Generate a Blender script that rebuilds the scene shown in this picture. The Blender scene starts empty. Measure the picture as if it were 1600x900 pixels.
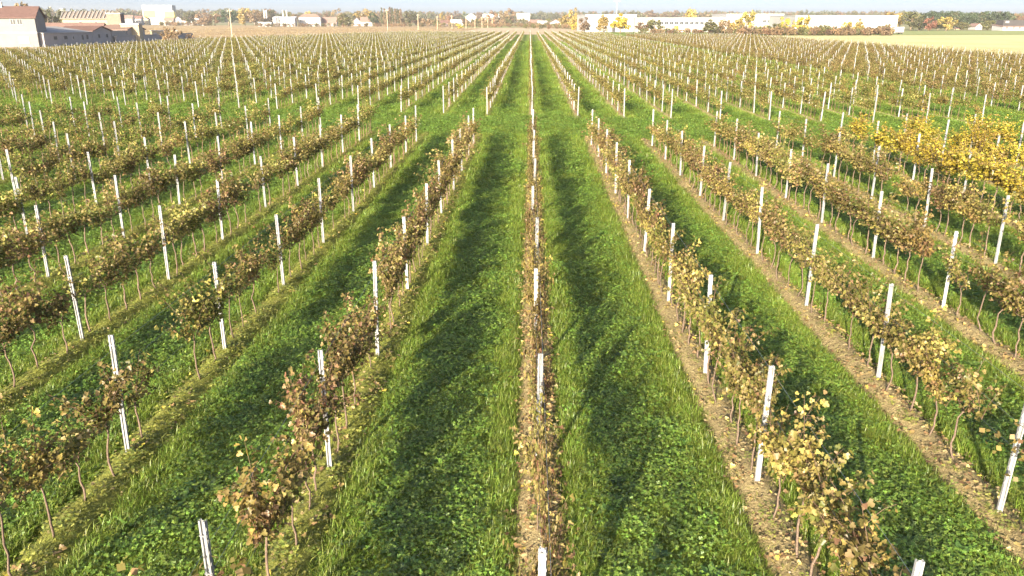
import bpy, math, random
import numpy as np
from mathutils import Vector, Matrix

# ------------------------------------------------------------------ camera, sky, sun, exposure
H = 6.2                                  # drone height
PITCH = math.atan(420 / 1260.0)          # looking down
YAW = math.radians(1.21)                 # turned a little to the left of the rows
CX = -0.17
SUN_EL = math.radians(16.5)
SHADOW_AZ = math.radians(19.05)          # shadows run away from the camera, a little to the right
SUN_STRENGTH = 4.7
SKY_STRENGTH = 0.105
EXPOSURE = 2.12
HAZE = 0.0001

scene = bpy.context.scene
col = scene.collection
cam_d = bpy.data.cameras.new('camera'); cam_d.lens = 28.35; cam_d.sensor_width = 36
cam_d.clip_start = 0.1; cam_d.clip_end = 20000
cam = bpy.data.objects.new('camera', cam_d); col.objects.link(cam)
cam.location = (CX, 0, H)
cam.rotation_euler = (math.pi / 2 - PITCH, 0, YAW)
scene.camera = cam

world = bpy.data.worlds.new('World'); scene.world = world; world.use_nodes = True
wn = world.node_tree; wn.nodes.clear()
sky = wn.nodes.new('ShaderNodeTexSky'); sky.sky_type = 'NISHITA'; sky.sun_disc = False
sky.sun_elevation = SUN_EL; sky.sun_rotation = math.pi + SHADOW_AZ
sky.altitude = 0; sky.air_density = 0.4; sky.dust_density = 2.3; sky.ozone_density = 1.0
bg = wn.nodes.new('ShaderNodeBackground'); bg.inputs['Strength'].default_value = SKY_STRENGTH
wo = wn.nodes.new('ShaderNodeOutputWorld')
wn.links.new(sky.outputs[0], bg.inputs[0]); wn.links.new(bg.outputs[0], wo.inputs[0])

sun_d = bpy.data.lights.new('sun', 'SUN'); sun_d.energy = SUN_STRENGTH; sun_d.angle = math.radians(0.5)
sun_d.color = (1.0, 0.89, 0.70)
sun = bpy.data.objects.new('sun', sun_d); col.objects.link(sun)
ldir = Vector((math.sin(SHADOW_AZ) * math.cos(SUN_EL), math.cos(SHADOW_AZ) * math.cos(SUN_EL), -math.sin(SUN_EL)))
sun.rotation_euler = ldir.to_track_quat('-Z', 'Y').to_euler(); sun.location = (-20, -60, 40)

vs = scene.view_settings
vs.view_transform = 'Standard'; vs.look = 'None'; vs.exposure = EXPOSURE; vs.gamma = 1.0; vs.use_curve_mapping = False
scene.cycles.max_bounces = 5; scene.cycles.diffuse_bounces = 3; scene.cycles.glossy_bounces = 2
scene.cycles.transmission_bounces = 4; scene.cycles.transparent_max_bounces = 8; scene.cycles.volume_bounces = 0
scene.cycles.use_denoising = True
scene.cycles.sample_clamp_indirect = 4.0

rng = np.random.default_rng(11)
random.seed(5)
cy_, sy_ = math.cos(YAW), math.sin(YAW)

def to_lat(x, y):
    """lateral and forward distance from the drone for ground positions"""
    dx = x - CX
    return dx * cy_ + y * sy_, -dx * sy_ + y * cy_

def project(x, y, z):
    lat, d = to_lat(np.asarray(x, float), np.asarray(y, float))
    cp, sp = math.cos(PITCH), math.sin(PITCH)
    zc = d * cp + (H - z) * sp
    yc = (H - z) * cp - d * sp
    return 800 + 1260 * lat / zc, 450 + 1260 * yc / zc, zc

def place(px, D):
    """ground point at forward distance D in the direction of photo column px"""
    lat = (px - 800) / 1328.0 * D
    return Vector((CX + lat * cy_ - D * sy_, lat * sy_ + D * cy_, 0))

def hm(px, D): return px * D / 1400.0        # photo pixels of height near the horizon -> metres
def wm(px, D): return px * D / 1328.0
def baseD(yb): return 8680.0 / (yb - 30.0)

# ------------------------------------------------------------------ object helpers
def tag(o, label=None, cat=None, group=None, kind=None):
    if label: o['label'] = label
    if cat: o['category'] = cat
    if group: o['group'] = group
    if kind: o['kind'] = kind
    return o

def link(name, data, parent=None, loc=None, rz=None):
    o = bpy.data.objects.new(name, data); col.objects.link(o)
    if parent: o.parent = parent
    if loc is not None: o.location = loc
    if rz is not None: o.rotation_euler = (0, 0, rz)
    return o

def empty(name, loc, rz=0.0):
    o = link(name, None, None, loc, rz); o.empty_display_size = 0.2
    return o

def mesh_np(name, V, F, mat, fcol=None, smooth=False):
    """V (n,3); F = list of int arrays, each (m,k) with the same k; fcol = list of (m,3) colour arrays"""
    me = bpy.data.meshes.new(name)
    V = np.asarray(V, np.float32)
    me.vertices.add(len(V)); me.vertices.foreach_set('co', V.ravel())
    loops = np.concatenate([f.ravel() for f in F]).astype(np.int32)
    tot = np.concatenate([np.full(len(f), f.shape[1], np.int32) for f in F])
    st = np.concatenate([[0], np.cumsum(tot)[:-1]]).astype(np.int32)
    me.loops.add(len(loops)); me.loops.foreach_set('vertex_index', loops)
    me.polygons.add(len(tot)); me.polygons.foreach_set('loop_start', st)
    try: me.polygons.foreach_set('loop_total', tot)
    except Exception: pass
    if smooth: me.polygons.foreach_set('use_smooth', np.ones(len(tot), bool))
    if fcol is not None:
        c = np.concatenate(fcol); c = np.concatenate([c, np.ones((len(c), 1))], 1).astype(np.float32)
        a = me.attributes.new('col', 'FLOAT_COLOR', 'FACE'); a.data.foreach_set('color', c.ravel())
    if mat: me.materials.append(mat)
    me.update(calc_edges=True); me.validate()
    return me

class MB:
    """collects boxes, prisms and tubes into one mesh"""
    def __init__(s): s.v = []; s.f = []
    def add(s, vs_, fs):
        b = len(s.v); s.v += [tuple(v) for v in vs_]; s.f += [[b + i for i in f] for f in fs]; return s
    def box(s, x0, x1, y0, y1, z0, z1):
        return s.add([(x0, y0, z0), (x1, y0, z0), (x1, y1, z0), (x0, y1, z0), (x0, y0, z1), (x1, y0, z1), (x1, y1, z1), (x0, y1, z1)],
                     [[0, 3, 2, 1], [4, 5, 6, 7], [0, 1, 5, 4], [1, 2, 6, 5], [2, 3, 7, 6], [3, 0, 4, 7]])
    def tube(s, pts, rad, n=6, cap=True):
        pts = [Vector(p) for p in pts]; rings = []
        for i, p in enumerate(pts):
            t = (pts[min(i + 1, len(pts) - 1)] - pts[max(i - 1, 0)]).normalized()
            a = t.cross(Vector((0.31, 0.95, 0.05))); a.normalize(); b = t.cross(a)
            r = rad[i] if isinstance(rad, (list, tuple)) else rad
            rings.append([p + (a * math.cos(k * 2 * math.pi / n) + b * math.sin(k * 2 * math.pi / n)) * r for k in range(n)])
        fs = []
        for i in range(len(pts) - 1):
            for k in range(n):
                fs.append([i * n + k, i * n + (k + 1) % n, (i + 1) * n + (k + 1) % n, (i + 1) * n + k])
        if cap:
            fs.append(list(range(n))[::-1]); fs.append([(len(pts) - 1) * n + k for k in range(n)])
        return s.add([v for r in rings for v in r], fs)
    def mesh(s, name, mat, smooth=False):
        me = bpy.data.meshes.new(name); me.from_pydata(s.v, [], s.f); me.materials.append(mat)
        if smooth: me.polygons.foreach_set('use_smooth', [True] * len(me.polygons))
        me.update(); return me
    def build(s, name, mat, parent=None, smooth=False):
        return link(name, s.mesh(name, mat, smooth), parent)

# ------------------------------------------------------------------ materials
def new_mat(name):
    m = bpy.data.materials.new(name); m.use_nodes = True; nt = m.node_tree; nt.nodes.clear()
    out = nt.nodes.new('ShaderNodeOutputMaterial')
    return m, nt, out

def N(nt, t, **kw):
    n = nt.nodes.new(t)
    for k, v in kw.items():
        if k.startswith('i_'):
            k = k[2:]; n.inputs[int(k) if k.isdigit() else k].default_value = v
        else: setattr(n, k, v)
    return n

def L(nt, a, b): nt.links.new(a, b)

def noise(nt, scale, detail=4, rough=0.6, vec=None):
    n = N(nt, 'ShaderNodeTexNoise', i_Scale=scale, i_Detail=detail, i_Roughness=rough)
    if vec is not None: L(nt, vec, n.inputs['Vector'])
    return n.outputs['Fac']

def ramp(nt, fac, stops, interp='LINEAR'):
    r = nt.nodes.new('ShaderNodeValToRGB'); e = r.color_ramp.elements; r.color_ramp.interpolation = interp
    while len(e) > 1: e.remove(e[-1])
    e[0].position = stops[0][0]; e[0].color = (*stops[0][1], 1)
    for p, c in stops[1:]:
        k = e.new(p); k.color = (*c, 1)
    L(nt, fac, r.inputs[0]); return r.outputs[0]

def mixc(nt, fac, a, b, mode='MIX'):
    m = N(nt, 'ShaderNodeMix', data_type='RGBA', blend_type=mode)
    for s, v in ((m.inputs[0], fac), (m.inputs[6], a), (m.inputs[7], b)):
        if isinstance(v, (int, float)): s.default_value = v
        elif isinstance(v, tuple): s.default_value = (*v, 1)
        else: L(nt, v, s)
    return m.outputs[2]

def math_(nt, op, a, b=None, clamp=False):
    m = N(nt, 'ShaderNodeMath', operation=op); m.use_clamp = clamp
    for i, v in enumerate((a, b)):
        if v is None: continue
        if isinstance(v, (int, float)): m.inputs[i].default_value = v
        else: L(nt, v, m.inputs[i])
    return m.outputs[0]

def maprange(nt, v, a, b, c=0.0, d=1.0, smooth=True):
    m = N(nt, 'ShaderNodeMapRange'); m.interpolation_type = 'SMOOTHSTEP' if smooth else 'LINEAR'
    L(nt, v, m.inputs[0])
    for i, x in enumerate((a, b, c, d)): m.inputs[i + 1].default_value = x
    return m.outputs[0]

def plain(name, c, rough=0.7, var=0.25, scale=3.0, metal=0.0, bump=0.0, spec=0.3, dirt=None):
    m, nt, out = new_mat(name)
    p = N(nt, 'ShaderNodeBsdfPrincipled', i_Roughness=rough, i_Metallic=metal)
    p.inputs['Specular IOR Level'].default_value = spec
    tc = nt.nodes.new('ShaderNodeTexCoord')
    f = noise(nt, scale, 6, 0.65, tc.outputs['Object'])
    lo = tuple(x * (1 - var) for x in c) if dirt is None else dirt
    L(nt, ramp(nt, f, [(0.32, lo), (0.62, c)]), p.inputs['Base Color'])
    if bump:
        b = N(nt, 'ShaderNodeBump', i_Strength=bump, i_Distance=0.02)
        L(nt, noise(nt, scale * 6, 4, 0.6, tc.outputs['Object']), b.inputs['Height']); L(nt, b.outputs[0], p.inputs['Normal'])
    L(nt, p.outputs[0], out.inputs[0]); return m

def leafmat(name, transl=0.35, gloss=0.06, objcol=False, varamt=0.35, sat=1.0):
    """thin leaf: colour from the mesh attribute (or the object's own colour), some light passing through"""
    m, nt, out = new_mat(name)
    a = N(nt, 'ShaderNodeAttribute', attribute_name='col').outputs['Color']
    oi = nt.nodes.new('ShaderNodeObjectInfo')
    if objcol:
        a = mixc(nt, 1.0, a, oi.outputs['Color'], 'MULTIPLY')
    hsv = N(nt, 'ShaderNodeHueSaturation', i_Saturation=sat)
    L(nt, maprange(nt, oi.outputs['Random'], 0, 1, 1 - varamt, 1 + varamt, False), hsv.inputs['Value'])
    L(nt, maprange(nt, oi.outputs['Random'], 0, 1, 0.485, 0.512, False), hsv.inputs['Hue'])
    L(nt, a, hsv.inputs['Color'])
    c = hsv.outputs[0]
    d = nt.nodes.new('ShaderNodeBsdfDiffuse'); t = nt.nodes.new('ShaderNodeBsdfTranslucent')
    g = N(nt, 'ShaderNodeBsdfGlossy', i_Roughness=0.42); g.inputs['Color'].default_value = (0.9, 0.9, 0.9, 1)
    L(nt, c, d.inputs[0]); L(nt, mixc(nt, 1.0, c, (1.0, 1.0, 0.62), 'MULTIPLY'), t.inputs[0])
    mx = N(nt, 'ShaderNodeMixShader', i_0=transl); L(nt, d.outputs[0], mx.inputs[1]); L(nt, t.outputs[0], mx.inputs[2])
    m2 = N(nt, 'ShaderNodeMixShader', i_0=gloss); L(nt, mx.outputs[0], m2.inputs[1]); L(nt, g.outputs[0], m2.inputs[2])
    L(nt, m2.outputs[0], out.inputs[0]); return m

M = {}
M['vine_leaf'] = leafmat('vine_leaf', 0.36, 0.018, varamt=0.25)
M['grass_blade'] = leafmat('grass_blade', 0.38, 0.03, varamt=0.3)
M['clover_leaf'] = leafmat('clover_leaf', 0.30, 0.07, varamt=0.3)
M['litter'] = leafmat('litter', 0.15, 0.03, varamt=0.35)
M['tree_leaf'] = leafmat('tree_leaf', 0.30, 0.02, objcol=True, varamt=0.12)
M['bark'] = plain('bark', (0.20, 0.14, 0.09), 0.9, 0.4, 14, bump=0.6)
M['vine_bark'] = plain('vine_bark', (0.15, 0.105, 0.075), 0.9, 0.45, 18, bump=0.6)
M['cane'] = plain('cane', (0.13, 0.08, 0.05), 0.75, 0.4, 12)
def post_material():
    m, nt, out = new_mat('post_zinc')
    tc = nt.nodes.new('ShaderNodeTexCoord'); oi = nt.nodes.new('ShaderNodeObjectInfo')
    mp = N(nt, 'ShaderNodeMapping'); mp.inputs['Scale'].default_value = (22, 22, 3.2); L(nt, tc.outputs['Object'], mp.inputs[0])
    off = N(nt, 'ShaderNodeVectorMath', operation='ADD'); L(nt, mp.outputs[0], off.inputs[0])
    cb = nt.nodes.new('ShaderNodeCombineXYZ'); L(nt, math_(nt, 'MULTIPLY', oi.outputs['Random'], 40.0), cb.inputs[2]); L(nt, cb.outputs[0], off.inputs[1])
    f = noise(nt, 1.0, 5, 0.65, off.outputs[0])
    c = ramp(nt, f, [(0.30, (0.12, 0.115, 0.10)), (0.44, (0.21, 0.21, 0.205)), (0.62, (0.265, 0.265, 0.27))])
    c = mixc(nt, 1.0, c, maprange(nt, oi.outputs['Random'], 0, 1, 0.78, 1.12, False), 'MULTIPLY')
    p = N(nt, 'ShaderNodeBsdfPrincipled', i_Roughness=0.5); p.inputs['Specular IOR Level'].default_value = 0.3
    L(nt, c, p.inputs['Base Color']); L(nt, p.outputs[0], out.inputs[0]); return m
M['post'] = post_material()
M['clip'] = plain('clip_steel', (0.25, 0.25, 0.26), 0.5, 0.3, 20, metal=0.6)
M['wire'] = plain('wire_steel', (0.33, 0.33, 0.33), 0.4, 0.2, 8, metal=0.8)

# ------------------------------------------------------------------ vineyard layout
ROW = 3.0; STEP = 3.94; SHEAR = 0.27 / 3.0; SH2 = 0.18; Y0 = 9.75 - 3.94 * 3          # posts stand at Y0 + k*STEP
Y1_END = 44.4                                        # near block ends, grass headland
Y2_START = 54.6
RIGHT_EDGE = 28.4; RB0, RB1 = 33.0, 73.0             # right-hand block beyond the grass track
LEFT_EDGE = -91.0
def yend(x):
    return np.where(x > -54, 352.0, 352 - (-54 - x) * 3.6)

def vine_mask(x, y):
    """1 where rows are planted"""
    y = y + SH2 * x * (x < RB0 - 1)
    a = (x < RIGHT_EDGE) & (x > LEFT_EDGE) & ((y < Y1_END + 0.5) | ((y > Y2_START - 0.6) & (y < yend(x))))
    b = (x > RB0 - 1) & (x < RB1) & (y > 40) & (y < 298)
    return (a | b)

def rowd(x): return np.abs((x + 1.5) % 3.0 - 1.5)

_ph = rng.uniform(0, 6.28, (12, 3)); _fr = rng.uniform(0.3, 2.2, (12, 2)) * np.sign(rng.uniform(-1, 1, (12, 2)))
def wob(x, y):
    s = 0
    for k in range(12): s = s + np.sin(x * _fr[k, 0] * 1.3 + _ph[k, 0]) * np.sin(y * _fr[k, 1] + _ph[k, 1])
    return s / 12 * 2.2
def gz(x, y):
    x = np.asarray(x, float); y = np.asarray(y, float)
    d = rowd(x)
    amp = np.where((x < RIGHT_EDGE) & (x > -60), 1.0, 0.0) * vine_mask(x, y) * np.clip((160 - y) / 60, 0, 1)
    z = amp * (0.17 * np.exp(-(d / 0.26) ** 2) * (1 + 0.35 * wob(x * 0.3, y * 2.0)) - 0.08 * np.exp(-((d - 0.37) / 0.08) ** 2))
    z = z + np.where(np.abs(x) < 70, 1.0, 0) * np.clip((120 - y) / 60, 0, 1) * 0.025 * wob(x, y)
    return z

# ------------------------------------------------------------------ ground
def axis(parts): return np.unique(np.round(np.concatenate(parts), 4))
row_off = np.array([-1.5, -0.95, -0.7, -0.55, -0.42, -0.3, -0.18, -0.06, 0.06, 0.18, 0.3, 0.42, 0.55, 0.7, 0.95])
xs = axis([(np.arange(-15, 10)[:, None] * 3.0 + row_off).ravel(), np.arange(-120, -46, 1.5), np.arange(28.5, 100, 2.0),
           -np.geomspace(125, 2000, 14), np.geomspace(105, 2000, 14)])
ys = axis([np.arange(-12, 62, 0.3), np.arange(62, 160, 1.5), np.arange(160, 480, 6.0), np.geomspace(500, 2000, 12), -np.geomspace(20, 2000, 12)])
GX, GY = np.meshgrid(xs, ys)
GZ = gz(GX, GY)
nx, ny = len(xs), len(ys)
idx = np.arange(nx * ny).reshape(ny, nx)
quads = np.stack([idx[:-1, :-1], idx[:-1, 1:], idx[1:, 1:], idx[1:, :-1]], -1).reshape(-1, 4)

m, nt, out = new_mat('ground_cover')
geo = nt.nodes.new('ShaderNodeNewGeometry'); pos = geo.outputs['Position']
sep = nt.nodes.new('ShaderNodeSeparateXYZ'); L(nt, pos, sep.inputs[0])
vine_a = N(nt, 'ShaderNodeAttribute', attribute_name='vine').outputs['Fac']
weed_a = N(nt, 'ShaderNodeAttribute', attribute_name='weed').outputs['Fac']
n1 = noise(nt, 1.1, 5, 0.65, pos); n2 = noise(nt, 7.0, 6, 0.7, pos); n3 = noise(nt, 30.0, 4, 0.7, pos); nbig = noise(nt, 0.12, 3, 0.5, pos)
d = math_(nt, 'PINGPONG', sep.outputs[0], 1.5)
d = math_(nt, 'ADD', d, math_(nt, 'MULTIPLY', math_(nt, 'SUBTRACT', n1, 0.5), 0.30))
d = math_(nt, 'ADD', d, math_(nt, 'MULTIPLY', math_(nt, 'SUBTRACT', n2, 0.5), 0.20))
strip = math_(nt, 'MULTIPLY', maprange(nt, d, 0.28, 0.44, 1, 0), vine_a)
soil = mixc(nt, maprange(nt, n2, 0.35, 0.65), (0.19, 0.145, 0.07), (0.31, 0.245, 0.12))
soil = mixc(nt, maprange(nt, n3, 0.52, 0.7), soil, (0.38, 0.31, 0.165))
weedc = mixc(nt, n3, (0.135, 0.15, 0.03), (0.27, 0.27, 0.06))
wf = maprange(nt, math_(nt, 'ADD', math_(nt, 'MULTIPLY', math_(nt, 'SUBTRACT', n2, 0.5), 1.2), weed_a), 0.35, 0.65)
soil = mixc(nt, wf, soil, weedc)
grass = mixc(nt, maprange(nt, n1, 0.3, 0.7), (0.115, 0.155, 0.023), (0.160, 0.210, 0.031))
grass = mixc(nt, math_(nt, 'MULTIPLY', maprange(nt, n2, 0.5, 0.8), 0.7), grass, (0.19, 0.215, 0.055))
grass = mixc(nt, math_(nt, 'MULTIPLY', maprange(nt, nbig, 0.45, 0.75), 0.35), grass, (0.22, 0.21, 0.065))
c = mixc(nt, strip, grass, soil)
p = N(nt, 'ShaderNodeBsdfPrincipled', i_Roughness=0.95); p.inputs['Specular IOR Level'].default_value = 0.1
L(nt, c, p.inputs['Base Color'])
b = N(nt, 'ShaderNodeBump', i_Strength=0.9, i_Distance=0.08)
L(nt, math_(nt, 'ADD', n2, math_(nt, 'MULTIPLY', n3, 0.5)), b.inputs['Height']); L(nt, b.outputs[0], p.inputs['Normal'])
L(nt, p.outputs[0], out.inputs[0])
M['ground'] = m
me = mesh_np('ground', np.stack([GX, GY, GZ], -1).reshape(-1, 3), [quads], M['ground'], smooth=True)
va = me.attributes.new('vine', 'FLOAT', 'POINT'); va.data.foreach_set('value', vine_mask(GX, GY).astype(np.float32).ravel())
weed = np.clip(np.where(GX < -1.5, 0.86, np.where(GX < 1.5, 0.25, 0.33)) + (GY > 50) * 0.06, 0, 1)
wa = me.attributes.new('weed', 'FLOAT', 'POINT'); wa.data.foreach_set('value', weed.astype(np.float32).ravel())
tag(link('ground', me), kind='structure')

def sheet(name, pts, z, mat, sub=1):
    me = bpy.data.meshes.new(name); me.from_pydata([(p.x, p.y, z) for p in pts], [], [list(range(len(pts)))])
    me.materials.append(mat); me.update()
    return tag(link(name, me), kind='structure')

def field_mat(name, a, b_, cc, s1=0.05, s2=1.2, stripe=None):
    m, nt, out = new_mat(name)
    pos = nt.nodes.new('ShaderNodeNewGeometry').outputs['Position']
    x = mixc(nt, maprange(nt, noise(nt, s1, 5, 0.6, pos), 0.35, 0.65), a, b_)
    mp = N(nt, 'ShaderNodeMapping'); mp.inputs['Scale'].default_value = (1.0, 0.12, 1.0) if stripe == 'y' else (0.15, 1.0, 1.0)
    L(nt, pos, mp.inputs[0])
    x = mixc(nt, math_(nt, 'MULTIPLY', maprange(nt, noise(nt, s2, 5, 0.7, mp.outputs[0]), 0.45, 0.75), 0.8), x, cc)
    p = N(nt, 'ShaderNodeBsdfPrincipled', i_Roughness=1.0); p.inputs['Specular IOR Level'].default_value = 0.05
    L(nt, x, p.inputs['Base Color']); L(nt, p.outputs[0], out.inputs[0]); return m
M['stubble'] = field_mat('stubble', (0.40, 0.36, 0.17), (0.45, 0.405, 0.21), (0.35, 0.33, 0.13), 0.03, 0.3, 'y')
M['fallow'] = field_mat('fallow', (0.281, 0.195, 0.101), (0.328, 0.250, 0.140), (0.172, 0.125, 0.062), 0.03, 0.12)
M['plowed'] = field_mat('plowed', (0.343, 0.265, 0.172), (0.390, 0.312, 0.211), (0.265, 0.203, 0.125), 0.04, 0.2)
M['greenfield'] = field_mat('greenfield', (0.187, 0.218, 0.078), (0.218, 0.242, 0.094), (0.250, 0.250, 0.109), 0.03, 0.3)
M['farland'] = field_mat('farland', (0.218, 0.195, 0.094), (0.156, 0.156, 0.070), (0.257, 0.211, 0.117), 0.006, 0.05)

V3 = lambda x, y: Vector((x, y, 0))
sheet('meadow', [V3(-1990, 470), V3(1990, 470), V3(1990, 1990), V3(-1990, 1990)], 0.02, M['farland'])
sheet('fallow_field', [V3(-700, 150), V3(-93.5, 150), V3(-93.5, 222), V3(-56, 360), V3(-36, 360), V3(-36, 900), V3(-900, 900)], 0.05, M['fallow'])
sheet('plowed_field', [V3(-35.5, 360), V3(-15, 358), V3(30, 356), V3(34, 420), V3(18, 640), V3(-35.5, 640)], 0.06, M['plowed'])
sheet('stubble_field', [V3(74.5, 40), V3(600, 40), V3(600, 425), V3(170, 350), V3(95, 338), V3(74.5, 304)], 0.05, M['stubble'])
sheet('green_field', [V3(150, 353), V3(600, 428), V3(700, 530), V3(160, 470)], 0.06, M['greenfield'])
sheet('crop_strip', [V3(-35.5, 645), V3(-18, 645), V3(-12, 820), V3(-72, 820), V3(-60, 700)], 0.07, M['greenfield'])

# ------------------------------------------------------------------ scatter with geometry nodes (only for uncountable cover)
def scatter(name, pts, rot, scl, ids, protos, label, cat):
    pc = bpy.data.collections.new(name + '_sources')
    for o in protos: pc.objects.link(o)
    n = len(pts)
    me = bpy.data.meshes.new(name); me.vertices.add(n); me.vertices.foreach_set('co', np.asarray(pts, np.float32).ravel())
    for nm, ty, arr in (('rot', 'FLOAT_VECTOR', rot), ('scl', 'FLOAT_VECTOR', scl)):
        a = me.attributes.new(nm, ty, 'POINT'); a.data.foreach_set('vector', np.asarray(arr, np.float32).ravel())
    a = me.attributes.new('pick', 'INT', 'POINT'); a.data.foreach_set('value', np.asarray(ids, np.int32))
    me.update()
    o = link(name, me)
    g = bpy.data.node_groups.new(name, 'GeometryNodeTree')
    g.interface.new_socket('Geometry', in_out='INPUT', socket_type='NodeSocketGeometry')
    g.interface.new_socket('Geometry', in_out='OUTPUT', socket_type='NodeSocketGeometry')
    gi = g.nodes.new('NodeGroupInput'); go = g.nodes.new('NodeGroupOutput')
    ci = g.nodes.new('GeometryNodeCollectionInfo'); ci.inputs['Collection'].default_value = pc
    ci.inputs['Separate Children'].default_value = True; ci.inputs['Reset Children'].default_value = True
    ip = g.nodes.new('GeometryNodeInstanceOnPoints'); ip.inputs['Pick Instance'].default_value = True
    def na(nm, ty):
        x = g.nodes.new('GeometryNodeInputNamedAttribute'); x.data_type = ty; x.inputs['Name'].default_value = nm
        return x.outputs['Attribute']
    g.links.new(gi.outputs[0], ip.inputs['Points']); g.links.new(ci.outputs[0], ip.inputs['Instance'])
    g.links.new(na('pick', 'INT'), ip.inputs['Instance Index'])
    e2r = g.nodes.new('FunctionNodeEulerToRotation'); g.links.new(na('rot', 'FLOAT_VECTOR'), e2r.inputs[0])
    g.links.new(e2r.outputs[0], ip.inputs['Rotation']); g.links.new(na('scl', 'FLOAT_VECTOR'), ip.inputs['Scale'])
    g.links.new(ip.outputs[0], go.inputs[0])
    md = o.modifiers.new('scatter', 'NODES'); md.node_group = g
    return tag(o, label, cat, kind='stuff')

def proto(name, me): return bpy.data.objects.new(name, me)

# ------------------------------------------------------------------ vine plants
def leaf_fan(n, P, ax, up, size, cols):
    """lobed leaves: P base, ax direction of midrib, up leaf normal -> V, F, colours (two folded halves)"""
    side = np.cross(ax, up)
    out = [(0, 0, 0), (0.42, -0.12, 0.10), (0.58, 0.34, 0.16), (0.30, 0.46, 0.06), (0.33, 0.80, 0.06), (0, 1.0, -0.10),
           (-0.33, 0.80, 0.06), (-0.30, 0.46, 0.06), (-0.58, 0.34, 0.16), (-0.42, -0.12, 0.10)]
    V = np.stack([P + (side * a + ax * b_ + up * c_) * size[:, None] for a, b_, c_ in out], 1)
    base = np.arange(n)[:, None] * 10
    F = np.concatenate([base + np.array([0, 1, 2, 3]), base + np.array([0, 3, 4, 5]), base + np.array([0, 5, 6, 7]), base + np.array([0, 7, 8, 9])])
    return V.reshape(-1, 3), F, np.concatenate([cols] * 4)

PAL = {
    'olive brown': ([(0.20, 0.175, 0.055), (0.165, 0.16, 0.042), (0.275, 0.235, 0.085), (0.31, 0.245, 0.115), (0.21, 0.135, 0.07), (0.36, 0.31, 0.09), (0.115, 0.13, 0.033)], [.25, .25, .18, .11, .04, .04, .13]),
    'reddish brown': ([(0.28, 0.20, 0.10), (0.25, 0.14, 0.08), (0.31, 0.235, 0.10), (0.22, 0.19, 0.065), (0.36, 0.29, 0.09), (0.155, 0.155, 0.042)], [.24, .10, .19, .25, .06, .16]),
    'olive green': ([(0.15, 0.165, 0.040), (0.20, 0.20, 0.055), (0.275, 0.26, 0.075), (0.115, 0.14, 0.032), (0.24, 0.175, 0.085), (0.36, 0.33, 0.09)], [.3, .26, .18, .15, .05, .06]),
    'golden brown': ([(0.35, 0.285, 0.085), (0.40, 0.335, 0.09), (0.275, 0.23, 0.08), (0.20, 0.18, 0.055), (0.29, 0.20, 0.09)], [.20, .10, .27, .33, .10]),
    'bright yellow': ([(0.45, 0.375, 0.045), (0.40, 0.335, 0.045), (0.34, 0.29, 0.05), (0.28, 0.215, 0.06), (0.20, 0.185, 0.045)], [.27, .25, .2, .14, .14]),
}
VINE_KINDS = ['olive brown'] * 6 + ['reddish brown'] * 3 + ['olive green'] * 4 + ['golden brown'] * 3 + ['bright yellow'] * 4
VINES = []
def unit(v): return v / (np.linalg.norm(v, axis=-1, keepdims=True) + 1e-9)

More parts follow.
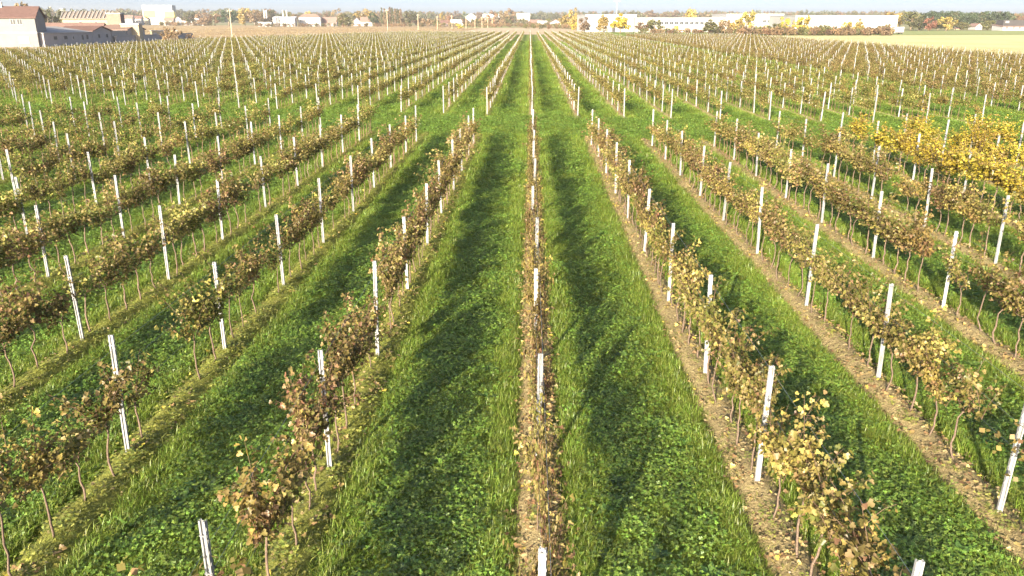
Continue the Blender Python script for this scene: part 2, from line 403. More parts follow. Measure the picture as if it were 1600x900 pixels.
def make_vine(i, kind):
    r = np.random.default_rng(100 + i)
    full = r.uniform(0.75, 1.2) if kind != 'bright yellow' else 1.35
    # trunk
    hz = r.uniform(0.64, 0.90); bx, by = r.normal(0, 0.04, 2)
    tr = MB(); pts = []; rad = []
    for k in range(7):
        t = k / 6; pts.append((bx * math.sin(t * 3.1) + 0.012 * r.normal(), by * math.sin(t * 2.6) + 0.02 * r.normal(), -0.05 + t * (hz + 0.05)))
        rad.append(0.016 - 0.006 * t + 0.003 * r.random())
    tr.tube(pts, rad, 6)
    trunk = tr.mesh('trunk', M['vine_bark'], True)
    top = np.array(pts[-1])
    # arms and shoots (row runs along local y)
    ca = MB(); P = []; T = []; S = []
    for sgn in (-1, 1):
        ln = r.uniform(0.30, 0.46)
        arm = [top + np.array([0.02 * r.normal(), sgn * ln * k / 4, 0.06 * math.sin(k / 4 * 2) + 0.02 * r.normal()]) for k in range(5)]
        ca.tube([tuple(a) for a in arm], [0.011, 0.010, 0.009, 0.008, 0.006], 5)
        nsh = max(3, int(round(r.integers(4, 7) * full)))
        for s in range(nsh):
            t = (s + r.random()) / nsh * 4; k = min(3, int(t)); st = arm[k] + (arm[k + 1] - arm[k]) * (t - k)
            ln2 = r.uniform(0.45, 1.05) * (0.85 + 0.25 * full)
            lean = np.array([r.normal(0, 0.20), r.normal(0, 0.35), 1.0]); lean /= np.linalg.norm(lean)
            droop = r.uniform(0.0, 0.75) * np.sign(lean[0] if lean[0] != 0 else 1)
            path = []
            for q in range(7):
                u = q / 6
                pnt = st + lean * ln2 * u + np.array([droop * 0.45 * u * u, 0, -abs(droop) * 0.55 * u ** 2.5]) * ln2
                path.append(pnt)
            ca.tube([tuple(a) for a in path], [0.006, 0.0055, 0.005, 0.0045, 0.004, 0.003, 0.002], 4, False)
            nl = int(r.integers(38, 60) * min(full, 1.2))
            for _ in range(nl):
                u = r.random() ** 0.85 * 6; k2 = min(5, int(u)); pp = path[k2] + (path[k2 + 1] - path[k2]) * (u - k2)
                ang = r.uniform(0, 6.283); off = r.uniform(0.015, 0.10)
                P.append(pp + np.array([math.cos(ang) * off, math.sin(ang) * off, r.normal(-0.01, 0.04)]))
                T.append((math.cos(ang), math.sin(ang), r.normal(-0.55, 0.45)))
    P = np.array(P); n = len(P)
    ax = unit(np.array(T)); nrm = unit(np.stack([r.normal(0, 0.6, n), r.normal(0, 0.6, n), np.abs(r.normal(0.8, 0.5, n))], 1))
    up = unit(nrm - ax * (nrm * ax).sum(1, keepdims=True))
    size = r.uniform(0.032, 0.070, n)
    pc, pw = PAL[kind]; pc = np.array(pc)
    # colours run in clumps along the plant
    ck = r.choice(len(pc), n, p=np.array(pw) / sum(pw))
    clump = np.sin(P[:, 1] * 7 + i) + np.sin(P[:, 2] * 9 + 2 * i)
    ck = np.where((clump > 1.1) & (r.random(n) < 0.5), r.integers(0, len(pc)), ck)
    cols = pc[ck] * np.array([1.02, 0.95, 0.93]) * r.uniform(0.54, 1.0, (n, 1))
    V, F, C = leaf_fan(n, P, ax, up, size, cols)
    fol = mesh_np('foliage', V, [F], M['vine_leaf'], [C])
    cane = ca.mesh('cane', M['cane'], True)
    # joined version for the uncounted rest of the planting, same geometry
    far_sel = r.permutation(n)[:int(n * 0.55)]
    Vf, Ff, Cf = leaf_quads(P[far_sel], ax[far_sel], up[far_sel], size[far_sel] * 1.35, cols[far_sel])
    return dict(kind=kind, trunk=trunk, cane=cane, fol=fol, tv=(tr.v, tr.f), far=(Vf, Ff, Cf))

def leaf_quads(P, ax, up, size, cols):
    side = np.cross(ax, up); n = len(P)
    V = np.stack([P, P + (ax * 0.5 + side * 0.5 + up * 0.1) * size[:, None], P + ax * size[:, None], P + (ax * 0.5 - side * 0.5 + up * 0.1) * size[:, None]], 1).reshape(-1, 3)
    F = np.arange(n * 4).reshape(n, 4)
    return V, F, cols

for i, k in enumerate(VINE_KINDS): VINES.append(make_vine(i, k))
BY_KIND = {k: [i for i, v in enumerate(VINES) if v['kind'] == k] for k in PAL}

def far_vine_mesh(i, thin):
    v = VINES[i]; Vf, Ff, Cf = v['far']; r = np.random.default_rng(i)
    s = np.sort(r.permutation(len(Ff))[:int(len(Ff) * thin)])
    Vv = Vf.reshape(-1, 4, 3)[s].reshape(-1, 3); nF = np.arange(len(s) * 4).reshape(-1, 4); cc = Cf[s]
    tv, tf = v['tv']; tq = np.array([f for f in tf if len(f) == 4]) + len(Vv)
    return mesh_np('far_vine', np.concatenate([Vv, np.array(tv)]), [nF, tq], M['vine_leaf'], [cc, np.tile(np.array([[0.20, 0.125, 0.08]]), (len(tq), 1))])

# ------------------------------------------------------------------ ordinals and row phrases
ORD = ['zeroth', 'first', 'second', 'third', 'fourth', 'fifth', 'sixth', 'seventh', 'eighth', 'ninth', 'tenth', 'eleventh', 'twelfth', 'thirteenth',
       'fourteenth', 'fifteenth', 'sixteenth', 'seventeenth', 'eighteenth', 'nineteenth', 'twentieth', 'twenty-first', 'twenty-second', 'twenty-third',
       'twenty-fourth', 'twenty-fifth', 'twenty-sixth', 'twenty-seventh', 'twenty-eighth', 'twenty-ninth', 'thirtieth']
def rowname(k):
    if k == 0: return 'the centre row'
    return '%s row %s of centre' % (ORD[abs(k)], 'left' if k < 0 else 'right')

# ------------------------------------------------------------------ posts
W2, DP, TH, LIP = 0.032, 0.040, 0.006, 0.013
def post_profile():
    # open C section, web towards -y (the camera), lips at the back; hooked notches along both front edges
    o = [(-W2, DP / 2), (-W2, -DP / 2), (-0.014, -DP / 2), (-0.012, -DP / 2 + 0.020), (0.012, -DP / 2 + 0.020), (0.014, -DP / 2), (W2, -DP / 2), (W2, DP / 2), (W2 - LIP, DP / 2)]
    i = [(W2 - LIP, DP / 2 - TH), (W2 - TH, DP / 2 - TH), (W2 - TH, -DP / 2 + TH), (0.020, -DP / 2 + TH), (0.017, -DP / 2 + 0.020 + TH), (-0.017, -DP / 2 + 0.020 + TH),
         (-0.020, -DP / 2 + TH), (-W2 + TH, -DP / 2 + TH), (-W2 + TH, DP / 2 - TH), (-W2 + LIP, DP / 2 - TH), (-W2 + LIP, DP / 2)]
    return o + i
def post_mesh(h, notches):
    b = MB(); pr = post_profile(); n = len(pr)
    v = [(x, y, -0.25) for x, y in pr] + [(x, y, h) for x, y in pr]
    b.add(v, [[i, (i + 1) % n, n + (i + 1) % n, n + i] for i in range(n)] + [list(range(n, 2 * n))])
    if notches:
        z = 0.45
        while z < h - 0.05:
            for s in (-1, 1):
                x0, x1 = (W2 - 0.001, W2 + 0.006) if s > 0 else (-W2 - 0.006, -W2 + 0.001)
                b.box(x0, x1, -DP / 2 + 0.008, -DP / 2 + 0.022, z, z + 0.03)
            z += 0.12
    return b.mesh('vine_post', M['post'])
POST_H = 1.82
post_near = [post_mesh(POST_H + dz, True) for dz in (0.0, 0.05, -0.06)]
post_far = [post_mesh(POST_H + dz, False) for dz in (0.0, 0.05, -0.05)]
clip_me = MB().box(-W2 - 0.005, W2 + 0.005, -DP / 2 - 0.006, -DP / 2 + 0.004, -0.008, 0.008).box(W2 - 0.004, W2 + 0.009, -DP / 2, 0.008, -0.012, 0.012).mesh('wire_clip', M['clip'])

posts = []   # x, y, row index, block
for k in range(-36, 10):
    x = k * ROW
    if x < LEFT_EDGE: continue
    for j in range(0, 110):
        y = Y0 + j * STEP; ys_ = y - SHEAR * x
        if ys_ < 1.5: continue
        if ys_ + SH2 * x < Y1_END: posts.append((x, ys_, k, 1))
        y2 = Y2_START + (j - 12) * STEP
        if j >= 12 and y2 < float(yend(np.array(x))): posts.append((x, y2 - SH2 * x, k, 2))
for k in range(11, 25):
    x = 33.6 + (k - 11) * 2.95
    for j in range(0, 100):
        y = 42 + j * STEP * 0.965
        if y < 297: posts.append((x, y, k, 3))
posts = np.array(posts)
px_, py_, zc_ = project(posts[:, 0], posts[:, 1], 1.0)
_, pyt, _ = project(posts[:, 0], posts[:, 1], POST_H)
vis = (px_ > 4) & (px_ < 1596) & (pyt < 888) & (zc_ > 1)
near_frame = (px_ > -420) & (px_ < 2020) & (zc_ > 0.8)
order = np.argsort(np.where(vis, zc_, 1e9))
chosen = set(order[:300].tolist())
# ordinals within row and block among visible posts
cnt = {}; post_ord = {}
for i in np.argsort(posts[:, 1]):
    if vis[i] and posts[i, 3] < 3 or (i in chosen):
        key = (int(posts[i, 2]), int(posts[i, 3])); cnt[key] = cnt.get(key, 0) + 1; post_ord[int(i)] = cnt[key]
first_post_y = {}
pr = np.random.default_rng(3)
jit = pr.normal(0, 1, (len(posts), 6))
for i in sorted(chosen, key=lambda q: zc_[q]):
    x, y, k, bl = posts[i]; k = int(k); bl = int(bl)
    xx = x + 0.02 * jit[i, 0]; yy = y + 0.08 * jit[i, 1]
    dist = zc_[i]
    o = link('vine_post', (post_near if dist < 30 else post_far)[int(pr.integers(3))], None, (xx, yy, float(gz(xx, yy)) - 0.02))
    o.rotation_euler = (0.014 * jit[i, 2], 0.016 * jit[i, 3], 0.15 * jit[i, 4])
    n = post_ord[i]
    if bl == 1:
        lab = 'white metal post, %s from the front in %s' % (ORD[n] if n > 1 else 'first', rowname(k))
        grp = 'white posts of the near vine rows'
    elif bl == 2:
        lab = 'white post, %s beyond the grass gap in %s' % (ORD[n], rowname(k)); grp = 'white posts beyond the grass gap'
    else:
        lab = 'white post, %s from the front in %s row beyond the right-hand grass track' % (ORD[n], ORD[k - 10]); grp = 'white posts beyond the grass track'
    tag(o, lab, 'post', grp)
    if dist < 26:
        for zz in (0.92, 1.32, 1.72):
            link('wire_clip', clip_me, o, (0, 0, zz))
rest = [i for i in range(len(posts)) if i not in chosen and near_frame[i]]
rp = posts[rest]; rj = jit[rest]
rx = rp[:, 0] + 0.03 * rj[:, 0]; ry = rp[:, 1] + 0.10 * rj[:, 1]
scatter('distant_posts', np.stack([rx, ry, gz(rx, ry) - 0.02], 1), np.stack([0.015 * rj[:, 2], 0.017 * rj[:, 3], 0.1 * rj[:, 4]], 1),
        np.stack([1 + 0 * rx, 1 + 0 * rx, 1 + 0.03 * rj[:, 5]], 1), pr.integers(0, 3, len(rest)),
        [proto('post_source_%d' % q, m_) for q, m_ in enumerate(post_far)],
        'mass of white posts standing in the far vine rows', 'posts')

# trellis wires along the nearest rows
for k in range(-4, 6):
    for w, (zz, nm) in enumerate(((0.92, 'lower'), (1.32, 'middle'), (1.72, 'upper'))):
        b = MB(); pts = []
        for q in range(0, 22):
            y = 1.9 + q * 2.1
            if y > Y1_END - 1: break
            pts.append((k * ROW + (0.036 if w != 1 else -0.036), y, zz + float(gz(k * ROW, y)) * 0 + 0.1 - (0.012 if q % 2 else 0)))
        b.tube(pts, 0.0018, 4)
        tag(b.build('trellis_wire', M['wire']), 'thin grey trellis wire, the %s one along %s' % (nm, rowname(k)), 'wire', 'trellis wires')

# ------------------------------------------------------------------ vines: 300 largest one by one, the rest as cover
vr = np.random.default_rng(21)
vine_list = []
for (x, y, k, bl) in posts:
    yu = y + SH2 * x
    last = (bl == 1 and yu + STEP > Y1_END) or (bl == 2 and yu + STEP > float(yend(np.array(x)))) or (bl == 3 and y + STEP > 297)
    if last: continue
    for q in range(5):
        if vr.random() < (0.10 if bl == 1 else 0.12): continue
        vine_list.append((x + 0.03 * vr.normal(), y + 0.52 + q * (STEP - 1.04) / 4 + 0.05 * vr.normal(), k, bl, y, q))
vine_list = np.array(vine_list)
vx, vy, vz = project(vine_list[:, 0], vine_list[:, 1], 1.2)
vvis = (vx > -25) & (vx < 1625) & (vy < 985) & (vz > 1)
vnear = (vx > -420) & (vx < 2020) & (vz > 0.9)
vorder = np.argsort(np.where(vvis, vz, 1e9)); vchosen = set(vorder[:300].tolist())

def kind_for(x, y, k, bl):
    u = vr.random()
    if bl == 1:
        if k >= 5 and y > 19: return 'bright yellow' if u < 0.92 else 'golden brown'
        if k >= 3 and y > 36: return 'golden brown' if u < 0.5 else 'olive brown'
        if k in (0, -1): return 'reddish brown' if u < 0.38 else ('golden brown' if u < 0.55 else 'olive brown')
        if k < -1: return 'olive brown' if u < 0.45 else ('olive green' if u < 0.84 else ('golden brown' if u < 0.94 else 'reddish brown'))
        return 'olive brown' if u < 0.52 else ('golden brown' if u < 0.74 else ('reddish brown' if u < 0.90 else 'olive green'))
    if bl == 2:
        return 'olive green' if u < 0.5 else ('golden brown' if u < 0.72 else 'olive brown')
    return 'olive brown' if u < 0.55 else ('reddish brown' if u < 0.92 else 'golden brown')

vkind = [kind_for(v[0], v[1], int(v[2]), int(v[3])) for v in vine_list]
vmesh = [BY_KIND[kd][int(vr.integers(len(BY_KIND[kd])))] for kd in vkind]
vflip = np.where(vr.random(len(vine_list)) < 0.5, 0, math.pi) + vr.normal(0, 0.12, len(vine_list))
vscl = np.stack([vr.uniform(0.65, 1.0, len(vine_list)) * np.where((vine_list[:, 2] == 0) & (vine_list[:, 3] < 3), 0.52, 1.0), vr.uniform(0.95, 1.2, len(vine_list)), vr.uniform(0.86, 1.06, len(vine_list))], 1)
bushy = np.where((np.array(vkind) == 'bright yellow'), 1.7, np.where((vine_list[:, 3] == 1) & (vine_list[:, 2] <= -3) & (vine_list[:, 1] > 15), 1.3, np.where((vine_list[:, 3] == 1) & (vine_list[:, 2] >= 3), 1.35, np.where((vine_list[:, 3] == 1) & (vine_list[:, 1] > 25) & (vine_list[:, 2] != 0), 1.3, 1.0))))
nearb = (vine_list[:, 3] == 1) & (np.abs(vine_list[:, 2]) == 1) & (vine_list[:, 1] < 13); bushy = np.where(nearb, 1.1, bushy)
vscl[:, 0] *= bushy; vscl[:, 1] *= np.where(nearb, 1.0, 1.0); vscl[:, 2] *= np.where(nearb, 1.08, np.where(bushy > 1.3, 1.06, 1.0))
# which visible post is each vine behind?
pidx = {(round(float(p_[0]), 2), round(float(p_[1]), 3), int(p_[3])): i for i, p_ in enumerate(posts)}
groups = {}
for i in vchosen:
    v = vine_list[i]; pi = pidx[(round(float(v[2] * ROW), 2) if v[3] < 3 else None, round(float(v[4]), 3), int(v[3]))]
    groups.setdefault((int(v[2]), pi if pi in post_ord else -1), []).append(i)
rank = {}
for key, li in groups.items():
    li.sort(key=lambda i: vine_list[i, 1])
    for n, i in enumerate(li): rank[i] = (key[1], n + 1, len(li))
for i in sorted(vchosen, key=lambda q: vz[q]):
    x, y, k, bl = vine_list[i, :4]; k = int(k); v = VINES[vmesh[i]]
    e = empty('grape_vine', (x, y, float(gz(x, y)) - 0.01), vflip[i]); e.scale = tuple(vscl[i])
    link('trunk', v['trunk'], e); link('cane', v['cane'], e); f = link('foliage', v['fol'], e); f['kind'] = 'stuff'
    pi, n, tot = rank[i]
    if pi in post_ord:
        lab = '%s vine, %s behind the %s post in %s' % (v['kind'], ORD[n], ORD[post_ord[pi]], rowname(k))
    else:
        lab = '%s vine, %s before the first post in %s' % (v['kind'], ORD[tot - n + 1], rowname(k))
    tag(e, lab, 'vine', 'grape vines of the near rows')

rest = np.array([i for i in range(len(vine_list)) if i not in vchosen and vnear[i]])
b1 = rest[vine_list[rest, 3] == 1]; b2 = rest[vine_list[rest, 3] > 1]
def vine_scatter(name, sel, thin, label, sc):
    protos = [proto('%s_%02d' % (name, q), far_vine_mesh(q, thin)) for q in range(len(VINES))]
    P = np.stack([vine_list[sel, 0], vine_list[sel, 1], gz(vine_list[sel, 0], vine_list[sel, 1]) - 0.01], 1)
    R = np.zeros((len(sel), 3)); R[:, 2] = vflip[sel]
    scatter(name, P, R, vscl[sel] * np.array(sc), np.array(vmesh)[sel], protos, label, 'vines')
vine_scatter('farther_vines', b1, 1.0, 'mass of autumn vines at the far end of the near rows', (1, 1, 1))
vine_scatter('distant_vines', b2, 1.0, 'mass of small autumn vines in the far planting', (1.25, 1.1, 0.98))

# ------------------------------------------------------------------ ground cover
def grass_proto(i, tall=1.0, nb=56, pal=None, spread=0.075):
    r = np.random.default_rng(500 + i)
    n = nb
    base = np.stack([r.normal(0, spread, n), r.normal(0, spread, n), np.full(n, -0.02)], 1)
    h = r.uniform(0.07, 0.19, n) * tall
    a = r.uniform(0, 6.283, n); dirx = np.stack([np.cos(a), np.sin(a), np.zeros(n)], 1)
    lean = r.uniform(0.25, 1.35, n)[:, None]
    side = np.stack([-np.sin(a), np.cos(a), np.zeros(n)], 1) * r.uniform(0.0022, 0.0045, n)[:, None]
    mid = base + np.array([0, 0, 1]) * h[:, None] * 0.58 + dirx * h[:, None] * lean * 0.35
    tip = base + np.array([0, 0, 1]) * h[:, None] * (1 - 0.35 * lean) + dirx * h[:, None] * lean
    V = np.stack([base - side, base + side, mid + side * 0.8, mid - side * 0.8, tip], 1).reshape(-1, 3)
    b_ = np.arange(n)[:, None] * 5
    pal = np.array(pal if pal is not None else [(0.145, 0.215, 0.026), (0.115, 0.190, 0.022), (0.180, 0.240, 0.034), (0.215, 0.245, 0.048)])
    c = pal[r.integers(0, len(pal), n)] * r.uniform(0.8, 1.2, (n, 1))
    return mesh_np('grass_tuft', V, [b_ + np.array([0, 1, 2, 3]), b_ + np.array([3, 2, 4])], M['grass_blade'], [c, c])

def clover_proto(i, n=40, pal=None, hmin=0.02, hmax=0.13, sz=(0.013, 0.024), spread=0.085, mat='clover_leaf'):
    r = np.random.default_rng(800 + i)
    cx = np.stack([r.normal(0, spread, n), r.normal(0, spread, n), r.uniform(hmin, hmax, n)], 1)
    nm = unit(np.stack([r.normal(0, 0.35, n), r.normal(0, 0.35, n), np.ones(n)], 1))
    a0 = r.uniform(0, 6.283, n)
    Vs, cs = [], []
    pal = np.array(pal or [(0.120, 0.205, 0.024), (0.160, 0.240, 0.032), (0.095, 0.165, 0.020), (0.205, 0.270, 0.044)])
    cc = pal[r.integers(0, len(pal), n)] * r.uniform(0.8, 1.2, (n, 1))
    for k in range(3):
        a = a0 + k * 2.094; ax = np.stack([np.cos(a), np.sin(a), np.zeros(n)], 1); ax = unit(ax - nm * (ax * nm).sum(1, keepdims=True))
        sd = np.cross(nm, ax); s = r.uniform(sz[0], sz[1], n)[:, None]
        Vs.append(np.stack([cx, cx + (ax * 0.55 + sd * 0.48) * s + nm * 0.12 * s, cx + ax * 1.05 * s, cx + (ax * 0.55 - sd * 0.48) * s + nm * 0.12 * s], 1)); cs.append(cc)
    V = np.concatenate(Vs).reshape(-1, 3)
    return mesh_np('clover_clump', V, [np.arange(len(V)).reshape(-1, 4)], M[mat], [np.concatenate(cs)])

def band(zmin, zmax, dens, seed):
    """ground points seen between two forward distances, a little wider than the frame"""
    r = np.random.default_rng(seed)
    wmax = 0.72 * zmax + 3
    n = int((zmax - zmin) * 2 * wmax * dens)
    d = r.uniform(zmin, zmax, n); lat = r.uniform(-wmax, wmax, n)
    k = np.abs(lat) < 0.72 * d + 3
    d, lat = d[k], lat[k]
    return CX + lat * cy_ - d * sy_, lat * sy_ + d * cy_, r

def lane_cover(name, zmin, zmax, dens, seed, scale, label_g, label_c):
    x, y, r = band(zmin, zmax, dens, seed)
    xe, ye, _ = band(zmin, zmax, dens * 1.3, seed + 500); ke = np.abs(rowd(xe) - 0.52) < 0.12; x = np.concatenate([x, xe[ke]]); y = np.concatenate([y, ye[ke]])
    inrow = vine_mask(x, y); d = rowd(x) + 0.10 * wob(x * 3, y * 3) * 0.6
    d = rowd(x) + 0.05 * wob(x * 3, y * 3); ok = (~inrow) | (d > 0.40 + 0.03 * r.normal(size=len(x)))
    ok &= (x < 73) & (x > -93)
    x, y, d, inrow = x[ok], y[ok], d[ok], inrow[ok]
    edge = np.where(inrow, np.clip((0.85 - d) / 0.30, 0, 1), 0.0)
    pg = np.clip(0.42 + 0.55 * edge + 0.45 * wob(x * 0.8, y * 0.6) , 0.08, 0.97)
    isg = r.random(len(x)) < pg
    z = gz(x, y)
    def put(sel, nm, protos, smin, smax, label, cat, tall=None):
        n = sel.sum(); R = np.zeros((n, 3)); R[:, 2] = r.uniform(0, 6.283, n); R[:, 0] = r.normal(0, 0.08, n); R[:, 1] = r.normal(0.06, 0.08, n)
        s = r.uniform(smin, smax, n) * scale
        S = np.stack([s, s, s * (1 if tall is None else tall[sel])], 1)
        scatter(nm, np.stack([x[sel], y[sel], z[sel]], 1), R, S, r.integers(0, len(protos), n), protos, label, cat)
    tall = 0.70 + 0.55 * edge
    put(isg, name + '_grass', [proto('%s_g%d' % (name, q), grass_proto(q)) for q in range(7)], 0.75, 1.25, label_g, 'grass', tall)
    put(~isg, name + '_clover', [proto('%s_c%d' % (name, q), clover_proto(q)) for q in range(6)], 0.8, 1.35, label_c, 'clover')

lane_cover('near', 3.5, 17, 105, 31, 1.0, 'long green grass growing in the nearest lanes', 'low green clover carpeting the nearest lanes')
lane_cover('middle', 17, 31, 62, 32, 1.22, 'green grass growing in the lanes farther along the rows', 'green clover carpeting the lanes farther along the rows')
lane_cover('headland', 31, 62, 20, 33, 1.75, 'short green grass around the headland between the plantings', 'green clover patches around the headland between the plantings')
lane_cover('distant', 62, 125, 3.6, 34, 2.5, 'distant green grass between the far vine rows', 'distant green clover between the far vine rows')

lane_cover('farthest', 125, 235, 0.75, 35, 4.2, 'far off green grass towards the end of the rows', 'far off clover towards the end of the rows')

# weeds, straw and fallen leaves on the soil strips under the vines
def strip_points(zmin, zmax, dens, seed, wid=0.30):
    x, y, r = band(zmin, zmax, dens, seed)
    k = vine_mask(x, y) & (rowd(x) < wid + 0.1 * r.normal(size=len(x))) & (x < RIGHT_EDGE)
    return x[k], y[k], r
weed_pal = [(0.245, 0.255, 0.042), (0.18, 0.21, 0.036), (0.29, 0.285, 0.068), (0.13, 0.165, 0.03)]
straw_pal = [(0.40, 0.32, 0.17), (0.33, 0.26, 0.13), (0.27, 0.22, 0.10), (0.22, 0.22, 0.07)]
x, y, r = strip_points(3.5, 48, 90, 41)
keep = r.random(len(x)) < np.where(x < -1.5, 0.85, np.where(x < 1.5, 0.16, 0.13)); x, y = x[keep], y[keep]
n = len(x); R = np.zeros((n, 3)); R[:, 2] = r.uniform(0, 6.28, n); s = r.uniform(0.6, 1.15, n)
scatter('strip_weeds', np.stack([x, y, gz(x, y)], 1), R, np.stack([s, s, s * 0.8], 1), r.integers(0, 7, n),
        [proto('weed_%d' % q, clover_proto(40 + q, 20, weed_pal, 0.0, 0.08, (0.016, 0.032), 0.075)) for q in range(4)] +
        [proto('weed_%d' % (q + 4), grass_proto(60 + q, 0.55, 22, weed_pal)) for q in range(3)],
        'yellow green weeds creeping over the ridges under the vines', 'weeds')
x, y, r = strip_points(3.5, 48, 26, 42)
keep = r.random(len(x)) < np.where(x < -1.5, 0.15, 0.55); x, y = x[keep], y[keep]
n = len(x); R = np.zeros((n, 3)); R[:, 2] = r.uniform(0, 6.28, n); s = r.uniform(0.6, 1.2, n)
scatter('dry_straw', np.stack([x, y, gz(x, y)], 1), R, np.stack([s, s, s * 0.5], 1), r.integers(0, 4, n),
        [proto('straw_%d' % q, grass_proto(80 + q, 0.6, 16, straw_pal, 0.09)) for q in range(4)],
        'dry straw and dead stems lying on the soil strips', 'straw')
lit_pal = [(0.25, 0.155, 0.07), (0.31, 0.23, 0.085), (0.18, 0.11, 0.055), (0.35, 0.27, 0.13), (0.38, 0.30, 0.06), (0.28, 0.165, 0.11)]
def litter_proto(i):
    r = np.random.default_rng(1400 + i); n = 4; a = r.uniform(0, 6.283, n)
    ax = unit(np.stack([np.cos(a), np.sin(a), r.normal(0, 0.25, n)], 1)); u0 = unit(np.stack([r.normal(0, 0.4, n), r.normal(0, 0.4, n), np.ones(n)], 1)); up = unit(u0 - ax * (u0 * ax).sum(1, keepdims=True))
    P = np.stack([r.normal(0, 0.09, n), r.normal(0, 0.09, n), r.uniform(0.008, 0.03, n)], 1)
    V, F, C = leaf_fan(n, P, ax, up, r.uniform(0.035, 0.075, n), np.array(lit_pal)[r.choice(len(lit_pal), n, p=[.28, .2, .24, .16, .05, .07])])
    return mesh_np('litter', V, [F], M['litter'], [C])
x, y, r = strip_points(3.5, 48, 60, 43, 0.42)
keep = r.random(len(x)) < np.where(x < -4.5, 0.08, np.where(x < -1.5, 0.30, np.where(x < 1.5, 0.95, 0.35))); x, y = x[keep], y[keep]
n = len(x); R = np.zeros((n, 3)); R[:, 2] = r.uniform(0, 6.28, n); s = r.uniform(0.7, 1.3, n)
scatter('fallen_leaves', np.stack([x, y, gz(x, y) + 0.004], 1), R, np.stack([s, s, s], 1), r.integers(0, 6, n),
        [proto('litter_%d' % q, litter_proto(q)) for q in range(6)],
        'fallen brown vine leaves littering the strips under the vines', 'fallen leaves')

# clods of earth on the strips
def clod(i):
    r = np.random.default_rng(1500 + i); V = []; F = []
    for q in range(3):
        c0 = np.array([r.normal(0, .07), r.normal(0, .07), .005]); s_ = r.uniform(.008, .022)
        ring = [c0 + np.array([math.cos(a) * s_ * r.uniform(.8, 1.4), math.sin(a) * s_ * r.uniform(.8, 1.4), r.uniform(-.3, .3) * s_]) for a in np.arange(6) * 1.047]
        b0 = len(V); V += ring + [c0 + np.array([r.normal(0, .2) * s_, r.normal(0, .2) * s_, s_ * r.uniform(.6, 1.1)])]; F += [[b0 + k, b0 + (k + 1) % 6, b0 + 6] for k in range(6)]
    c = np.tile(np.array([[(0.24, 0.18, 0.09), (0.29, 0.225, 0.115), (0.19, 0.145, 0.07)][i % 3]]), (len(F), 1))
    return mesh_np('clod', np.array(V), [np.array(F)], M['litter'], [c])
x, y, r = strip_points(3.5, 40, 60, 45, 0.32)
keep = r.random(len(x)) < np.where(x < -1.5, 0.12, 0.9); x, y = x[keep], y[keep]
n = len(x); R = np.zeros((n, 3)); R[:, 2] = r.uniform(0, 6.28, n); s = r.uniform(0.6, 1.5, n)
scatter('soil_clods', np.stack([x, y, gz(x, y)], 1), R, np.stack([s, s, s], 1), r.integers(0, 6, n), [proto('clod_%d' % q, clod(q)) for q in range(6)],
        'small dry earth clods scattered over the soil strips', 'clods')

# broad-leaved weeds standing out of the clover
def rosette(i):
    r = np.random.default_rng(950 + i); n = 9
    a = r.uniform(0, 6.283, n); ax = unit(np.stack([np.cos(a), np.sin(a), r.uniform(0.25, 0.8, n)], 1)); up = unit(np.array([0, 0, 1.0]) - ax * ax[:, 2:3])
    sd = np.cross(ax, up); s = r.uniform(0.12, 0.22, n)[:, None]; b0 = np.zeros((n, 3)) + np.array([0, 0, 0.02])
    V = np.stack([b0, b0 + (ax * 0.45 + sd * 0.17) * s, b0 + ax * s * 0.98 - np.array([0, 0, 0.25]) * s, b0 + (ax * 0.45 - sd * 0.17) * s], 1).reshape(-1, 3)
    c = np.array([(0.10, 0.19, 0.04), (0.15, 0.24, 0.06), (0.08, 0.15, 0.035)])[r.integers(0, 3, n)]
    return mesh_np('rosette', V, [np.arange(n * 4).reshape(n, 4)], M['clover_leaf'], [c])
x, y, r = band(4, 22, 1.6, 44); k = rowd(x) > 0.6; x, y = x[k], y[k]; n = len(x)
R = np.zeros((n, 3)); R[:, 2] = r.uniform(0, 6.28, n); s = r.uniform(0.6, 1.3, n)
scatter('broadleaf_weeds', np.stack([x, y, gz(x, y) + 0.03], 1), R, np.stack([s, s, s], 1), r.integers(0, 4, n), [proto('rosette_%d' % q, rosette(q)) for q in range(4)],
        'broad leaved green weeds dotted through the clover', 'weeds')
